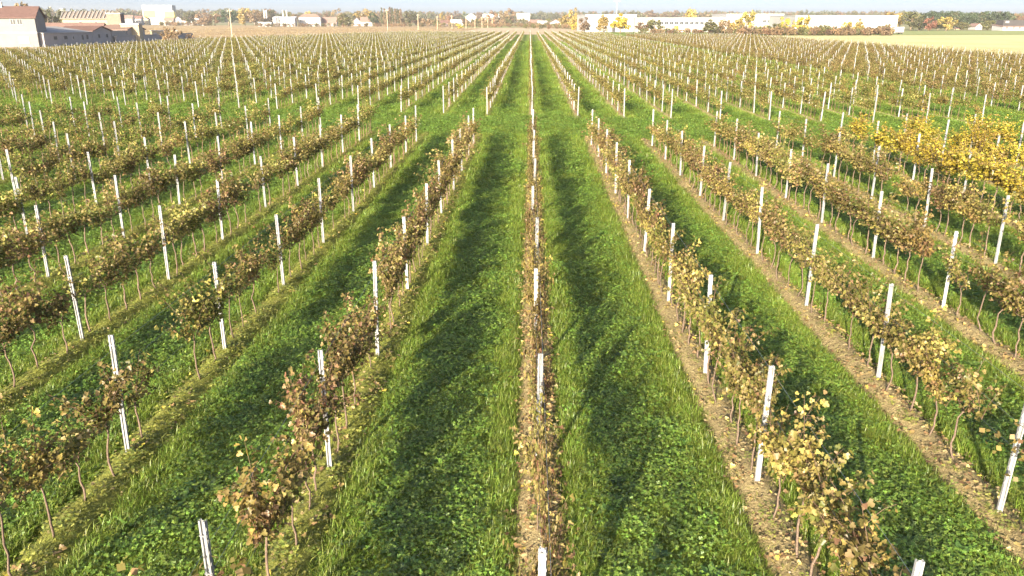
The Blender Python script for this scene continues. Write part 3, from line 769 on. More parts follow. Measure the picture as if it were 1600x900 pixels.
# ------------------------------------------------------------------ background trees
def crown_mesh(i, shape, nq=1500):
    r = np.random.default_rng(1200 + i)
    nc = 26; C = []; Rr = []
    while len(C) < nc:
        p_ = r.uniform(-1, 1, 3)
        if np.linalg.norm(p_) > 1: continue
        zf = (p_[2] + 1) / 2
        if shape == 'round': w, z0, z1 = 0.40, 0.12, 0.90
        elif shape == 'spread': w, z0, z1 = 0.52, 0.10, 0.86
        elif shape == 'cone': w, z0, z1 = 0.34 * (1.25 - zf) , 0.10, 0.95
        else: w, z0, z1 = 0.14 * (1.1 - 0.5 * zf), 0.12, 0.97
        C.append((p_[0] * w, p_[1] * w, z0 + zf * (z1 - z0)))
        Rr.append(r.uniform(0.07, 0.15) * (0.55 if shape == 'column' else 1.0))
    C = np.array(C); Rr = np.array(Rr)
    k = r.integers(0, nc, nq); dirs = unit(r.normal(size=(nq, 3))); P = C[k] + dirs * Rr[k][:, None] * r.uniform(0.5, 1.05, (nq, 1))
    nrm = unit(dirs + r.normal(0, 0.5, (nq, 3))); a = unit(np.cross(nrm, r.normal(size=(nq, 3)))); b_ = np.cross(nrm, a)
    s = r.uniform(0.022, 0.045, (nq, 1)) * np.array([1.0, 1.0, 0.9]) * (0.8 if shape == 'column' else 1)
    V = np.stack([P - a * s, P - b_ * s * 0.8, P + a * s, P + b_ * s * 0.8], 1).reshape(-1, 3)
    tone = (r.uniform(0.65, 1.25, nc)[k] * r.uniform(0.8, 1.2, nq))[:, None]
    hue = np.stack([1 + r.normal(0, 0.07, nq), np.ones(nq), 1 + r.normal(0, 0.1, nq)], 1)
    return mesh_np('crown', V, [np.arange(nq * 4).reshape(nq, 4)], M['tree_leaf'], [tone * hue])
def trunk_mesh(i, shape):
    r = random.Random(i); b = MB(); top = 0.85 if shape in ('cone', 'column') else 0.6
    b.tube([(0, 0, -0.03), (0.004, 0.003, 0.15), (r.uniform(-.02, .02), r.uniform(-.02, .02), 0.4), (r.uniform(-.03, .03), r.uniform(-.03, .03), top)], [0.030, 0.022, 0.016, 0.005], 7)
    for q in range(7):
        z = r.uniform(0.2, top * 0.85); a = r.uniform(0, 6.28); ln = r.uniform(0.15, 0.34) * (0.35 if shape == 'column' else 1)
        b.tube([(0, 0, z), (math.cos(a) * ln * 0.5, math.sin(a) * ln * 0.5, z + ln * 0.35), (math.cos(a) * ln, math.sin(a) * ln, z + ln * 0.85)], [0.011, 0.007, 0.002], 5, False)
    return b.mesh('trunk', M['bark'], True)
SHAPES = ['round', 'spread', 'cone', 'column']
CROWN = {s: [crown_mesh(10 * q + k, s) for k in range(4)] for q, s in enumerate(SHAPES)}
TRUNK = {s: [trunk_mesh(10 * q + k, s) for k in range(2)] for q, s in enumerate(SHAPES)}
TC = {'tan': (0.216, 0.152, 0.080), 'brown': (0.152, 0.104, 0.060), 'dark olive': (0.072, 0.072, 0.032), 'olive': (0.104, 0.100, 0.036), 'dark green': (0.044, 0.064, 0.028),
      'orange': (0.288, 0.192, 0.064), 'yellow': (0.400, 0.312, 0.048), 'golden': (0.288, 0.224, 0.064), 'red brown': (0.200, 0.096, 0.056), 'rust': (0.216, 0.132, 0.072), 'pale green': (0.176, 0.192, 0.072)}
tr_ = random.Random(77)
def tree(px, D, ytop, wpx, tone, shape, label, group=None, name='deciduous_tree'):
    yb = 30 + 8680.0 / D; h = max(hm(yb - ytop, D), 1.5); w = wm(wpx, D)
    e = empty(name, place(px, D), tr_.uniform(0, 6.28))
    ref = {'round': 0.98, 'spread': 1.22, 'cone': 0.72, 'column': 0.34}[shape]
    e.scale = (w * 1.22 / ref, w * 1.22 / ref, h * 1.06)
    link('trunk', tr_.choice(TRUNK[shape]), e)
    c = link('crown', tr_.choice(CROWN[shape]), e); k = tr_.uniform(0.88, 1.12)
    c.color = tuple(x * k for x in TC[tone]) + (1,)
    return tag(e, label, 'tree', group)

W_ = 'trees behind the ruined farm'
tree(38, 330, 0, 30, 'tan', 'round', 'tan tree rising behind the red roof of the white house', W_)
for n_, (px, yt, w, t) in enumerate([(57, 11, 26, 'olive'), (74, 9, 28, 'dark olive'), (92, 13, 26, 'dark olive'), (109, 12, 24, 'olive'), (127, 13, 26, 'dark olive'), (146, 15, 24, 'olive'), (166, 14, 24, 'tan'), (183, 17, 20, 'brown')]):
    tree(px, 420 + 12 * (n_ % 3), yt, w, t, 'spread', '%s tree, %s from left in the wood behind the farm' % (t, ORD[n_ + 1]), W_)
G2 = 'trees beyond the fallow field'
for n_, (px, D, yt, w, t, s) in enumerate([(297, 860, 18, 24, 'dark olive', 'round'), (318, 840, 20, 24, 'tan', 'round'), (335, 850, 21, 24, 'rust', 'round'), (357, 820, 14, 30, 'dark green', 'round'), (382, 860, 10, 26, 'orange', 'round'), (398, 840, 12, 24, 'tan', 'round'),
        (412, 900, 15, 22, 'brown', 'round'), (428, 920, 14, 34, 'dark olive', 'spread'), (446, 900, 17, 22, 'olive', 'round'), (460, 930, 21, 20, 'tan', 'round'), (483, 900, 16, 12, 'golden', 'round'), (512, 930, 19, 22, 'brown', 'spread'),
        (528, 920, 14, 20, 'tan', 'round'), (538, 670, 20, 28, 'olive', 'spread'), (556, 930, 17, 22, 'olive', 'round'), (572, 880, 13, 34, 'golden', 'spread'), (584, 800, 17, 16, 'dark green', 'round')]):
    tree(px, D, yt, w, t, s, '%s tree, %s from left along the far side of the brown field' % (t, ORD[n_ + 1]), G2)
for n_ in range(8):
    tree(597 + n_ * 4.1, 790, 13 + (n_ % 3), 5.6, 'brown' if n_ % 2 else 'dark olive', 'column', 'slender dark poplar, %s from left in the straight poplar row' % ORD[n_ + 1], 'row of slender poplars', 'poplar_tree')
tree(640, 790, 15, 24, 'dark olive', 'round', 'dense dark olive tree closing the right end of the poplar row', G2)
G3 = 'trees before the village in the middle'
for n_, (px, D, yt, w, t, s) in enumerate([(656, 800, 27, 18, 'brown', 'spread'), (668, 760, 27, 20, 'tan', 'round'), (679, 780, 28, 14, 'olive', 'round'), (690, 860, 19, 11, 'golden', 'round'), (704, 860, 23, 12, 'rust', 'round'), (728, 800, 28, 18, 'brown', 'spread'), (741, 780, 28, 18, 'olive', 'spread'),
        (756, 820, 27, 18, 'tan', 'round'), (770, 860, 17, 20, 'rust', 'round'), (784, 880, 13, 22, 'tan', 'round'), (798, 900, 14, 22, 'rust', 'round'), (812, 900, 26, 16, 'brown', 'spread'), (884, 620, 20, 22, 'golden', 'round'), (897, 560, 13, 18, 'golden', 'round'), (899, 480, 34, 14, 'yellow', 'spread')]):
    tree(px, D, yt, w, t, s, '%s tree, %s from left before the village roofs in the middle distance' % (t, ORD[n_ + 1]), G3)
tree(718, 560, 36, 14, 'yellow', 'spread', 'small bright yellow bush standing alone on the pale field edge')
G4 = 'trees in front of the white halls'
hedge = [(914, 430, 27, 20, 'brown', 'round'), (943, 400, 22, 19, 'golden', 'cone'), (970, 392, 22, 29, 'yellow', 'cone'), (1004, 385, 32, 22, 'brown', 'round'), (1024, 385, 29, 26, 'olive', 'round'), (1057, 380, 39, 9, 'yellow', 'round'), (1075, 375, 43, 12, 'rust', 'round'), (1095, 372, 46, 10, 'red brown', 'round'),
         (1111, 368, 31, 24, 'olive', 'cone'), (1122, 362, 42, 14, 'dark olive', 'spread'), (1134, 368, 29, 22, 'tan', 'round'), (1151, 366, 27, 22, 'golden', 'round'), (1167, 370, 16, 28, 'golden', 'round'), (1185, 358, 41, 18, 'olive', 'round'), (1198, 352, 38, 16, 'golden', 'spread'), (1211, 348, 34, 22, 'olive', 'round'),
         (1224, 350, 27, 22, 'yellow', 'round'), (1238, 345, 41, 18, 'orange', 'spread'), (1255, 352, 24, 28, 'yellow', 'round'), (1271, 345, 43, 16, 'brown', 'spread'), (1288, 345, 38, 22, 'olive', 'round'), (1303, 345, 41, 18, 'dark olive', 'spread'), (1314, 350, 44, 14, 'tan', 'spread'), (1328, 345, 32, 22, 'yellow', 'round'), (1344, 350, 30, 16, 'golden', 'cone'),
         (1354, 345, 43, 16, 'olive', 'spread'), (1365, 345, 42, 18, 'brown', 'spread'), (1380, 345, 39, 22, 'olive', 'round'), (1390, 352, 36, 14, 'tan', 'round')]
for n_, (px, D, yt, w, t, s) in enumerate(hedge):
    tree(px, D, yt, w, t, s, '%s tree, %s from left in the belt before the white halls' % (t, ORD[n_ + 1]), G4)
tree(1078, 520, 12, 19, 'golden', 'round', 'golden tree rising alone above the roof of the long white hall')
G5 = 'trees around the pale field'
for n_, (px, D, yt, w, t, s) in enumerate([(1394, 520, 16, 32, 'golden', 'round'), (1425, 500, 15, 34, 'olive', 'round'), (1438, 480, 27, 28, 'dark olive', 'round'), (1454, 470, 27, 20, 'red brown', 'round'), (1468, 480, 34, 16, 'olive', 'round'), (1481, 470, 24, 28, 'golden', 'round'), (1506, 520, 34, 22, 'olive', 'spread'), (1520, 530, 36, 18, 'pale green', 'spread'),
        (1546, 500, 30, 20, 'olive', 'round'), (1560, 520, 36, 18, 'rust', 'spread'), (1580, 640, 20, 26, 'tan', 'round'), (1598, 640, 21, 24, 'rust', 'round')]):
    tree(px, D, yt, w, t, s, '%s tree, %s from left behind the pale stubble field' % (t, ORD[n_ + 1]), G5)
for n_, (px, D, yt, w, t) in enumerate([(258, 215, 41, 22, 'tan'), (272, 225, 40, 18, 'brown'), (292, 222, 52, 14, 'tan')]):
    tree(px, D, yt, w, t, 'spread', 'leafless looking %s shrub, %s from left beside the ruined sheds' % (t, ORD[n_ + 1]), 'shrubs beside the sheds', 'shrub')

# far woods that read as one mass
def wood(name, segs, protos, label, seed):
    r = np.random.default_rng(seed); P = []; S = []
    for px0, px1, D0, D1, h, n in segs:
        for _ in range(n):
            D = r.uniform(D0, D1); p_ = place(r.uniform(px0, px1), D); P.append((p_.x, p_.y, 0)); hh = h * r.uniform(0.75, 1.15); S.append((hh * r.uniform(.8, 1.1), hh * .9, hh))
    n = len(P); R = np.zeros((n, 3)); R[:, 2] = r.uniform(0, 6.28, n)
    scatter(name, np.array(P), R, np.array(S), r.integers(0, len(protos), n), protos, label, 'wood')
def wp(name, tones):
    out_ = []
    for q, t in enumerate(tones):
        o = proto('%s_%d' % (name, q), CROWN['spread'][q % 4].copy()); a = o.data.attributes['col']; c_ = np.zeros(len(a.data) * 4, np.float32); a.data.foreach_get('color', c_)
        c_ = c_.reshape(-1, 4); c_[:, :3] *= np.array(TC[t]); a.data.foreach_set('color', c_.ravel()); o.data.materials[0] = M['wood_leaf']; out_.append(o)
    return out_
M['wood_leaf'] = leafmat('wood_leaf', 0.3, 0.02, varamt=0.25)
wood('distant_woods', [(-60, 420, 1300, 1700, 22, 340), (400, 900, 1300, 1800, 19, 340), (880, 1420, 1250, 1700, 19, 360), (1400, 1700, 1000, 1400, 15, 140)],
     wp('woods', ['brown', 'dark olive', 'olive', 'dark green', 'brown', 'dark olive']), 'long hazy wood along the whole horizon', 61)
wood('conifer_belt', [(1440, 1575, 600, 680, 11.5, 130)], wp('belt', ['dark green', 'dark green', 'dark olive']), 'dense dark green tree belt behind the red brown tree', 62)
wood('village_shrubbery', [(400, 660, 690, 760, 3.5, 90), (660, 900, 640, 760, 4.0, 110), (250, 330, 800, 900, 4.5, 40), (820, 930, 520, 640, 3.5, 50), (1140, 1395, 334, 348, 3.6, 150), (1000, 1140, 366, 380, 2.6, 50), (480, 660, 800, 900, 8, 50), (650, 900, 800, 900, 7, 70)],
     wp('shrubs', ['brown', 'olive', 'tan', 'rust']), 'low brown garden shrubbery around the far village', 63)
# dry scrub on the fallow field
r = np.random.default_rng(64); n = 2600
D = r.uniform(215, 620, n); pxs = r.uniform(160, 760, n); P = np.array([place(a, b_) for a, b_ in zip(pxs, D)]); P[:, 2] = 0.05
ok = (~vine_mask(P[:, 0], P[:, 1])) & (P[:, 0] < -38) & (P[:, 1] > np.where(P[:, 0] < -95, 225, 366)); P = P[ok]; n = len(P)
s = r.uniform(3, 8, n); R = np.zeros((n, 3)); R[:, 2] = r.uniform(0, 6.28, n)
scatter('dry_scrub', P, R, np.stack([s, s, s * 0.8], 1), r.integers(0, 3, n), [proto('scrub_%d' % q, grass_proto(120 + q, 0.9, 26, [(0.30, 0.22, 0.12), (0.22, 0.16, 0.08), (0.38, 0.29, 0.16)])) for q in range(3)],
        'dry brown scrub over the fallow field', 'scrub')

# ------------------------------------------------------------------ buildings
B = {}
for nm, c, rg in [('white', (0.28, 0.275, 0.265), .7), ('plaster', (0.165, 0.16, 0.15), .8), ('cream', (0.288, 0.240, 0.152), .8), ('grey', (0.288, 0.272, 0.264), .9), ('brick', (0.192, 0.132, 0.100), .9), ('red_roof', (0.12, 0.065, 0.05), .8), ('pale_red', (0.16, 0.10, 0.08), .8),
                  ('brown_roof', (0.160, 0.104, 0.080), .8), ('dark', (0.040, 0.036, 0.036), .6), ('lath', (0.176, 0.144, 0.120), .9), ('metal', (0.400, 0.400, 0.408), .5), ('yellow', (0.600, 0.464, 0.080), .6), ('board', (0.384, 0.288, 0.192), .8), ('concrete', (0.264, 0.256, 0.240), .9)]:
    B[nm] = plain('wall_' + nm, c, rg, 0.14, 0.5, bump=0.15)
B['tile'] = plain('tile_red', (0.105, 0.06, 0.05), 0.85, 0.3, 1.5)
m, nt, out = new_mat('window_glass')
p = N(nt, 'ShaderNodeBsdfPrincipled', i_Roughness=0.12); p.inputs['Base Color'].default_value = (0.035, 0.04, 0.045, 1); L(nt, p.outputs[0], out.inputs[0]); B['glass'] = m

def add_windows(e, wins, face='front', depth=0.0, frame='white', fill='glass'):
    for (u, z, w, h) in wins:
        if face == 'front': loc, rz = (u, -0.012, z), 0
        else: loc, rz = (depth + 0.012, u, z), math.pi / 2
        f = MB(); t = min(0.09, w * 0.12)
        f.box(-w / 2, -w / 2 + t, -0.06, 0, 0, h).box(w / 2 - t, w / 2, -0.06, 0, 0, h).box(-w / 2 + t, w / 2 - t, -0.06, 0, 0, t).box(-w / 2 + t, w / 2 - t, -0.06, 0, h - t, h)
        if w > 0.9 and w < 3 and fill == 'glass': f.box(-t / 2, t / 2, -0.055, 0, t, h - t)
        f.box(-w / 2 - 0.06, w / 2 + 0.06, -0.12, 0, -0.07, -0.002)
        o = link('window', f.mesh('window', B[frame]), e, loc, rz)
        link('pane', MB().box(-w / 2 + t + .002, w / 2 - t - .002, -0.02, 0, t + .002, h - t - .002).mesh('pane', B[fill]), o)

def house(name, label, px, D, wpx, ywall, yridge, depth, wall, roof, kind='gable_x', rot=0.0, wins=(), side=(), group=None, cat='building', at=None, wlen=None, chimney=None, base=None, over=0.4, door=None, frame='white', fill='glass', tiles=0):
    yb = 30 + 8680.0 / D
    hw = hm(yb - ywall, D); hr = max(hm(ywall - yridge, D), 0.05); w = wm(wpx, D)
    w = wlen or w; e = empty(name, at or place(px - wpx / 2, D), YAW + rot)            # local x runs right along the front, y away from the viewer
    b = MB(); b.box(0, w, 0, depth, -0.3, hw)
    if kind == 'gable_x': b.add([(0, 0, hw), (0, depth, hw), (0, depth / 2, hw + hr), (w, 0, hw), (w, depth, hw), (w, depth / 2, hw + hr)], [[0, 2, 1], [3, 4, 5], [0, 3, 5, 2], [1, 2, 5, 4]])
    if kind == 'gable_y': b.add([(0, 0, hw), (w, 0, hw), (w / 2, 0, hw + hr), (0, depth, hw), (w, depth, hw), (w / 2, depth, hw + hr)], [[0, 1, 2], [3, 5, 4], [0, 2, 5, 3], [1, 4, 5, 2]])
    b.build('wall', B[wall], e)
    rf = MB(); o_ = over; t = 0.22
    def slab(a, b_, c_, d_):
        v = [Vector(q) for q in (a, b_, c_, d_)]; rf.add([q + Vector((0, 0, 0.03)) for q in v] + [q + Vector((0, 0, 0.03 + t)) for q in v], [[3, 2, 1, 0], [4, 5, 6, 7], [0, 1, 5, 4], [1, 2, 6, 5], [2, 3, 7, 6], [3, 0, 4, 7]])
    if kind == 'gable_x':
        k = hr / (depth / 2) * o_
        slab((-o_, -o_, hw - k), (w + o_, -o_, hw - k), (w + o_, depth / 2 - .004, hw + hr), (-o_, depth / 2 - .004, hw + hr)); slab((w + o_, depth + o_, hw - k), (-o_, depth + o_, hw - k), (-o_, depth / 2 + .004, hw + hr), (w + o_, depth / 2 + .004, hw + hr))
    elif kind == 'gable_y':
        k = hr / (w / 2) * o_
        slab((-o_, -o_, hw - k), (w / 2 - .004, -o_, hw + hr), (w / 2 - .004, depth + o_, hw + hr), (-o_, depth + o_, hw - k)); slab((w / 2 + .004, -o_, hw + hr), (w + o_, -o_, hw - k), (w + o_, depth + o_, hw - k), (w / 2 + .004, depth + o_, hw + hr))
    elif kind == 'hip':
        q = min(depth / 2, w * 0.3); z0 = hw + 0.02; z1 = hw + hr
        rf.add([(-o_, -o_, z0), (w + o_, -o_, z0), (w + o_, depth + o_, z0), (-o_, depth + o_, z0), (q, depth / 2, z1), (w - q, depth / 2, z1)], [[0, 1, 5, 4], [1, 2, 5], [2, 3, 4, 5], [3, 0, 4], [3, 2, 1, 0]])
    elif kind == 'shed':
        slab((-o_, -o_, hw), (w + o_, -o_, hw), (w + o_, depth + o_, hw + hr), (-o_, depth + o_, hw + hr))
        b2 = MB(); b2.add([(0, 0, hw), (0, depth, hw), (0, depth, hw + hr), (w, 0, hw), (w, depth, hw), (w, depth, hw + hr)], [[0, 2, 1], [3, 4, 5], [1, 2, 5, 4]]); b2.build('side_wall', B[wall], e)
    else:
        rf.box(-0.15, w + 0.15, -0.15, depth + 0.15, hw + 0.004, hw + max(hr, 0.3))
    ro = rf.build('roof', B[roof], e)
    if chimney:
        u, v_, hh = chimney
        MB().box(u - .3, u + .3, v_ - .3, v_ + .3, hw, hw + hr + hh).box(u - .38, u + .38, v_ - .38, v_ + .38, hw + hr + hh + .002, hw + hr + hh + .12).build('chimney', B['concrete'], ro)
    if base: MB().box(-0.05, w + 0.05, -0.05, depth + 0.05, base, base + 0.3).build('storey_band', B['concrete'], e)
    add_windows(e, wins, 'front', 0, frame, fill); add_windows(e, side, 'side', w, frame, fill)
    if door:
        u, dw, dh, mt = door
        d_ = MB().box(u - dw / 2, u + dw / 2, -0.05, -0.002, 0, dh).build('door', B[mt], e)
        MB().box(u + dw * 0.32, u + dw * 0.38, -0.09, -0.052, dh * .45, dh * .5).build('handle', B['dark'], d_)
    return tag(e, label, cat, group)

def grid_w(u0, u1, n, zs, w, h): return [(u0 + (u1 - u0) * (k + .5) / n, z, w, h) for z in zs for k in range(n)]
FR = math.radians(12)
# farm at the left edge
hs = house('farmhouse', 'two storey white house with red tiled roof at the left edge', 4, 193, 84, 27, 11, 7.0, 'plaster', 'tile', 'gable_x', FR,
           wins=[(7.6, 5.0, 1.15, 1.25), (9.0, 5.0, 1.15, 1.25), (2.4, 5.0, 1.15, 1.25)], side=[], chimney=(4.6, 3.2, 1.0), base=3.1)
add_windows(hs, [(9.2, 0.9, 2.3, 1.5)], frame='concrete', fill='board')
F2 = 'buildings of the ruined farm'
XF = -113.4; RT = math.pi / 2 - YAW                         # facades parallel to the rows, seen obliquely and in shade
def fz(px): return 108.0 * 1328 / (800 - px)               # distance along the facade line for a photo column
def facade(name, label, p0, p1, hw, hr, depth, wall, roof, kind, wins=(), x=XF, **kw):
    D0, D1 = fz(p0), fz(p1); yb = 30 + 8680.0 / 200
    return house(name, label, 0, 200, 10, yb - hw * 7, yb - (hw + hr) * 7, depth, wall, roof, kind, RT, wins=[(u * (D1 - D0), z, w, h) for u, z, w, h in wins], at=Vector((x, D0, 0)), wlen=D1 - D0, group=F2, frame='concrete', **kw)
facade('shed', 'long low grey shed with dark window holes beside the white house', 62, 137, 2.9, 1.3, 9, 'grey', 'concrete', 'shed', [(.22, 1.5, 1.7, .9), (.42, 1.5, 1.7, .9), (.58, 1.5, .7, .7), (.78, 1.2, 1.0, 1.3), (.88, 1.3, 1.2, 1.2)], fill='dark', over=.2)
facade('shed', 'small grey gabled shed with red roof and two dark windows', 137.5, 166, 3.2, 1.1, 9, 'grey', 'red_roof', 'gable_y', [(.33, 1.5, 1.2, 1.0), (.76, 1.5, 1.2, 1.0)], fill='dark')
facade('shed', 'grey flat roofed wall block between the gabled sheds', 167, 190, 2.9, .3, 5, 'concrete', 'concrete', 'flat', [(.3, 1.2, 1.2, 1.0)], fill='board', over=.1)
facade('shed', 'grey gabled shed with a dark roof right of the red roofed shed', 191, 218, 3.3, 1.2, 9, 'grey', 'brown_roof', 'gable_y', [(.2, 1.5, .9, 1.1), (.6, 1.5, 1.2, 1.1)], fill='white')
facade('shed', 'brown gabled shed with a dark roof behind the pale ruined wall', 214, 236, 3.6, 1.8, 10, 'brick', 'brown_roof', 'gable_y', x=XF - 9)
house('barn', 'long low barn with a red roof behind the grey shed', 100, 236, 96, 47, 37, 7, 'cream', 'pale_red', 'gable_x', FR, group=F2)
MBF = house('unfinished_house', 'unfinished yellow house with bare roof laths above the farm', 132, 246, 70, 29, 19, 8, 'cream', 'lath', 'gable_x', FR, wins=[(2.0, 4.6, .8, .8), (4.8, 4.6, .9, .9), (9.0, 4.6, .9, .9)], group=F2, frame='concrete', fill='dark')
rf_w = wm(70, 246); 
yb_ = 30 + 8680 / 246; hw_ = hm(yb_ - 29, 246); hr_ = hm(10, 246)
for q in range(13):
    x0 = -0.35 + q * (rf_w + .7) / 13
    link('lath', MB().add([(x0, -.5, hw_ + .16), (x0 + .14, -.5, hw_ + .16), (x0 + .14, 4.0, hw_ + hr_ + .42), (x0, 4.0, hw_ + hr_ + .42), (x0, -.5, hw_ + .30), (x0 + .14, -.5, hw_ + .30), (x0 + .14, 4.0, hw_ + hr_ + .56), (x0, 4.0, hw_ + hr_ + .56)],
         [[3, 2, 1, 0], [4, 5, 6, 7], [0, 1, 5, 4], [1, 2, 6, 5], [2, 3, 7, 6], [3, 0, 4, 7]]).mesh('lath', B['concrete']), MBF)
house('brick_tower', 'narrow brown brick tower at the end of the unfinished house', 177, 243, 20, 22, 20, 5, 'brick', 'concrete', 'flat', FR, group=F2)
house('shed', 'pale flat roofed wall block right of the brick tower', 200, 240, 26, 39, 36.5, 5, 'cream', 'concrete', 'flat', FR, group=F2)
house('ruined_wall', 'low pale ruined wall with open window holes beside the sheds', 252, 262, 40, 49, 48.5, 1.2, 'cream', 'concrete', 'flat', FR, wins=[(1.4, 1.5, 1.1, .8), (3.2, 1.5, 1.1, .8), (5.0, 1.5, 1.1, .8)], group=F2, frame='concrete', fill='grey')
facade('boundary_wall', 'long grey boundary wall in front of the ruined sheds', 168, 284, 1.6, .15, .4, 'grey', 'concrete', 'flat', x=XF + .9, cat='wall')
house('open_shelter', 'small dark roofed lean-to at the right end of the farm', 284, 284, 18, 57, 54, 4, 'brown_roof', 'dark', 'shed', FR, group=F2)
b = MB(); b.tube([(0, 0, 0), (0, 0, 9.5)], [0.06, 0.03], 6); mast = b.build('antenna_mast', B['concrete']); mast.location = place(98, 248)
MB().box(-.6, .6, -.02, .02, 9.0, 9.05).box(-.4, .4, -.02, .02, 8.6, 8.65).build('aerial', B['metal'], mast); mast.location.z = 2.0 * 0
tag(mast, 'thin pale antenna mast beside the unfinished yellow house', 'mast')

# factory block and village, left to middle
fb = house('factory_block', 'tall white factory block with a big yellow panel above the trees', 246, 1000, 44, 9, 8, 25, 'white', 'white', 'flat', FR)
MB().box(1, 14, -.2, -.02, 8, 16).build('yellow_panel', B['yellow'], fb)
house('factory_annex', 'low white and yellow annex right of the tall factory block', 265, 990, 14, 18, 17, 15, 'yellow', 'white', 'flat', FR)
VG = 'houses of the far village'
vill = [(199, 900, 14, 29, 24, 'white', 'pale_red', 'gable_x'), (213, 920, 14, 29, 25, 'white', 'red_roof', 'gable_x'), (225, 940, 12, 30, 26, 'cream', 'pale_red', 'gable_y'), (263, 880, 14, 32, 27, 'white', 'brown_roof', 'gable_x'), (278, 900, 14, 32, 26, 'white', 'pale_red', 'gable_y'), (293, 880, 14, 32, 28, 'white', 'red_roof', 'gable_x'), (306, 900, 12, 31, 26, 'white', 'brown_roof', 'gable_y'), (312, 870, 10, 34, 31, 'white', 'pale_red', 'gable_x')]
for n_, (px, D, w, yw, yr, wl, rf_, kd) in enumerate(vill):
    ww = wm(w, D)
    house('village_house', '%s house with %s roof, %s from left in the village below the factory' % ({'white': 'white', 'cream': 'cream'}[wl], {'pale_red': 'pale red', 'red_roof': 'red', 'brown_roof': 'brown'}[rf_], ORD[n_ + 1]), px, D, w, yw, yr, 8, wl, rf_, kd, 0.1, wins=grid_w(0, ww, 3, (1.2, 3.6), 1.1, 1.3), group=VG)
mid = [(413, 740, 20, 36, 34.5, 'white', 'white', 'flat', 'low white flat roofed garage left of the white chimneys'), (443, 760, 34, 28.5, 26, 'white', 'metal', 'shed', 'white house with two tall chimneys beyond the fallow field'), (483, 780, 34, 27, 21.5, 'white', 'brown_roof', 'hip', 'large white villa with brown hipped roof beyond the fallow field'),
       (513, 790, 24, 36, 27, 'white', 'pale_red', 'gable_x', 'low white house with a big red roof right of the villa'), (557, 820, 12, 34, 28, 'white', 'brown_roof', 'gable_y', 'small white gabled house left of the dark green tree'), (572, 800, 18, 34, 27, 'white', 'pale_red', 'gable_x', 'white house with a red roof left of the poplar row'),
       (694, 760, 12, 36, 32, 'pale_red', 'red_roof', 'gable_x', 'small red house right of the poplar row'), (714, 800, 20, 35, 31, 'white', 'metal', 'gable_x', 'long white house behind the bright yellow bush'), (736, 900, 16, 26, 21, 'white', 'metal', 'gable_y', 'pale gabled hall above the trees left of the vanishing rows'), (772, 900, 34, 26, 22, 'white', 'metal', 'gable_x', 'long pale hall among brown trees left of the centre row'),
       (818, 900, 20, 25, 21, 'white', 'metal', 'gable_x', 'pale hall with slanting roof beyond the end of the centre row'), (838, 760, 18, 36, 31, 'brick', 'pale_red', 'gable_x', 'red roofed house beyond the end of the centre row'), (848, 720, 14, 37, 33, 'white', 'metal', 'gable_x', 'small white house beyond the pale ploughed field'), (868, 740, 18, 36, 31, 'white', 'pale_red', 'gable_y', 'white gabled house left of the golden trees')]
for (px, D, w, yw, yr, wl, rf_, kd, lab) in mid:
    ww = wm(w, D)
    h_ = house('village_house', lab, px, D, w, yw, yr, 9, wl, rf_, kd, 0.06, wins=grid_w(0, ww, 3 if w < 25 else 5, (0.9,) if yw > 33 else (1.2, 4.2), 1.2, 1.3), group=VG, door=(ww * .5, 1.1, 0.85 if yw > 33 else 1.15, 'brown_roof') if False else None)
    if 'chimneys' in lab:
        for u in (ww * .45, ww * .62): MB().box(u - .5, u + .5, 3, 4, 7, 13.5).box(u - .62, u + .62, 2.88, 4.12, 13.502, 13.8).build('chimney', B['white'], h_)

# white halls on the right
HG = 'white industrial halls'
h1 = house('industrial_hall', 'white industrial hall with a dark gate behind the yellow cone trees', 955, 430, 80, 24, 22.5, 40, 'white', 'white', 'flat', 0.03, group=HG, cat='hall')
MB().box(13.6, 15.3, -.08, -.002, 0, 3.6).build('gate', B['dark'], h1)
h2 = house('industrial_hall', 'long low white hall with a ribbon of windows', 1066, 425, 146, 29, 27.5, 30, 'white', 'white', 'flat', 0.02, wins=[(8 + k * 2.55, 3.6, 1.9, 1.5) for k in range(13)], group=HG, cat='hall')
h3 = house('industrial_hall', 'white hall rising behind the tall golden tree', 1180, 440, 90, 23, 21.5, 30, 'white', 'white', 'flat', 0.02, wins=[(20 + k * 2.6, 4.5, 1.9, 1.4) for k in range(3)], group=HG, cat='hall')
h4 = house('industrial_hall', 'large plain white hall at the right end of the row of halls', 1322, 395, 158, 25, 24, 45, 'white', 'white', 'flat', -0.03, group=HG, cat='hall')
for q, hh_ in ((12, h4), (8, h1)):
    pass
b = MB(); b.tube([(0, 0, 0), (0, 0, 19)], [0.25, 0.15], 8); tw = b.build('lamp_mast', B['metal']); tw.location = place(963, 640)
MB().box(-2.2, 2.2, -.3, .3, 18.7, 19.3).build('lamp_head', B['metal'], tw)
tag(tw, 'tall pale mast with a crossbar above the white hall', 'mast')
house('village_house', 'small white gabled house behind the pale stubble field', 1532, 520, 11, 41, 37, 7, 'white', 'pale_red', 'gable_y', 0.1, wins=[(1.4, 1.2, .9, 1.1), (3.0, 1.2, .9, 1.1)], group=VG)
h5 = house('village_house', 'pale building with dark solar roof at the right edge', 1597, 480, 56, 42, 39, 10, 'white', 'pale_red', 'shed', 0.05, group=VG, wins=[(2.5, .9, 1.2, 1.2), (6.5, .9, 1.2, 1.2), (10, .9, 1.2, 1.2)])
hb = MB().box(2, 19, 3.2, 9.8, 2.3, 5.8).build('upper_storey', B['dark'], h5); MB().box(3.2, 5.2, 3.1, 3.19, 4.2, 5.2).build('rooflight', B['white'], hb)
house('garden_hut', 'tiny pale hut behind the stubble field left of the small white house', 1501, 520, 8, 45, 43.5, 3, 'cream', 'brown_roof', 'gable_x', 0, group=VG)

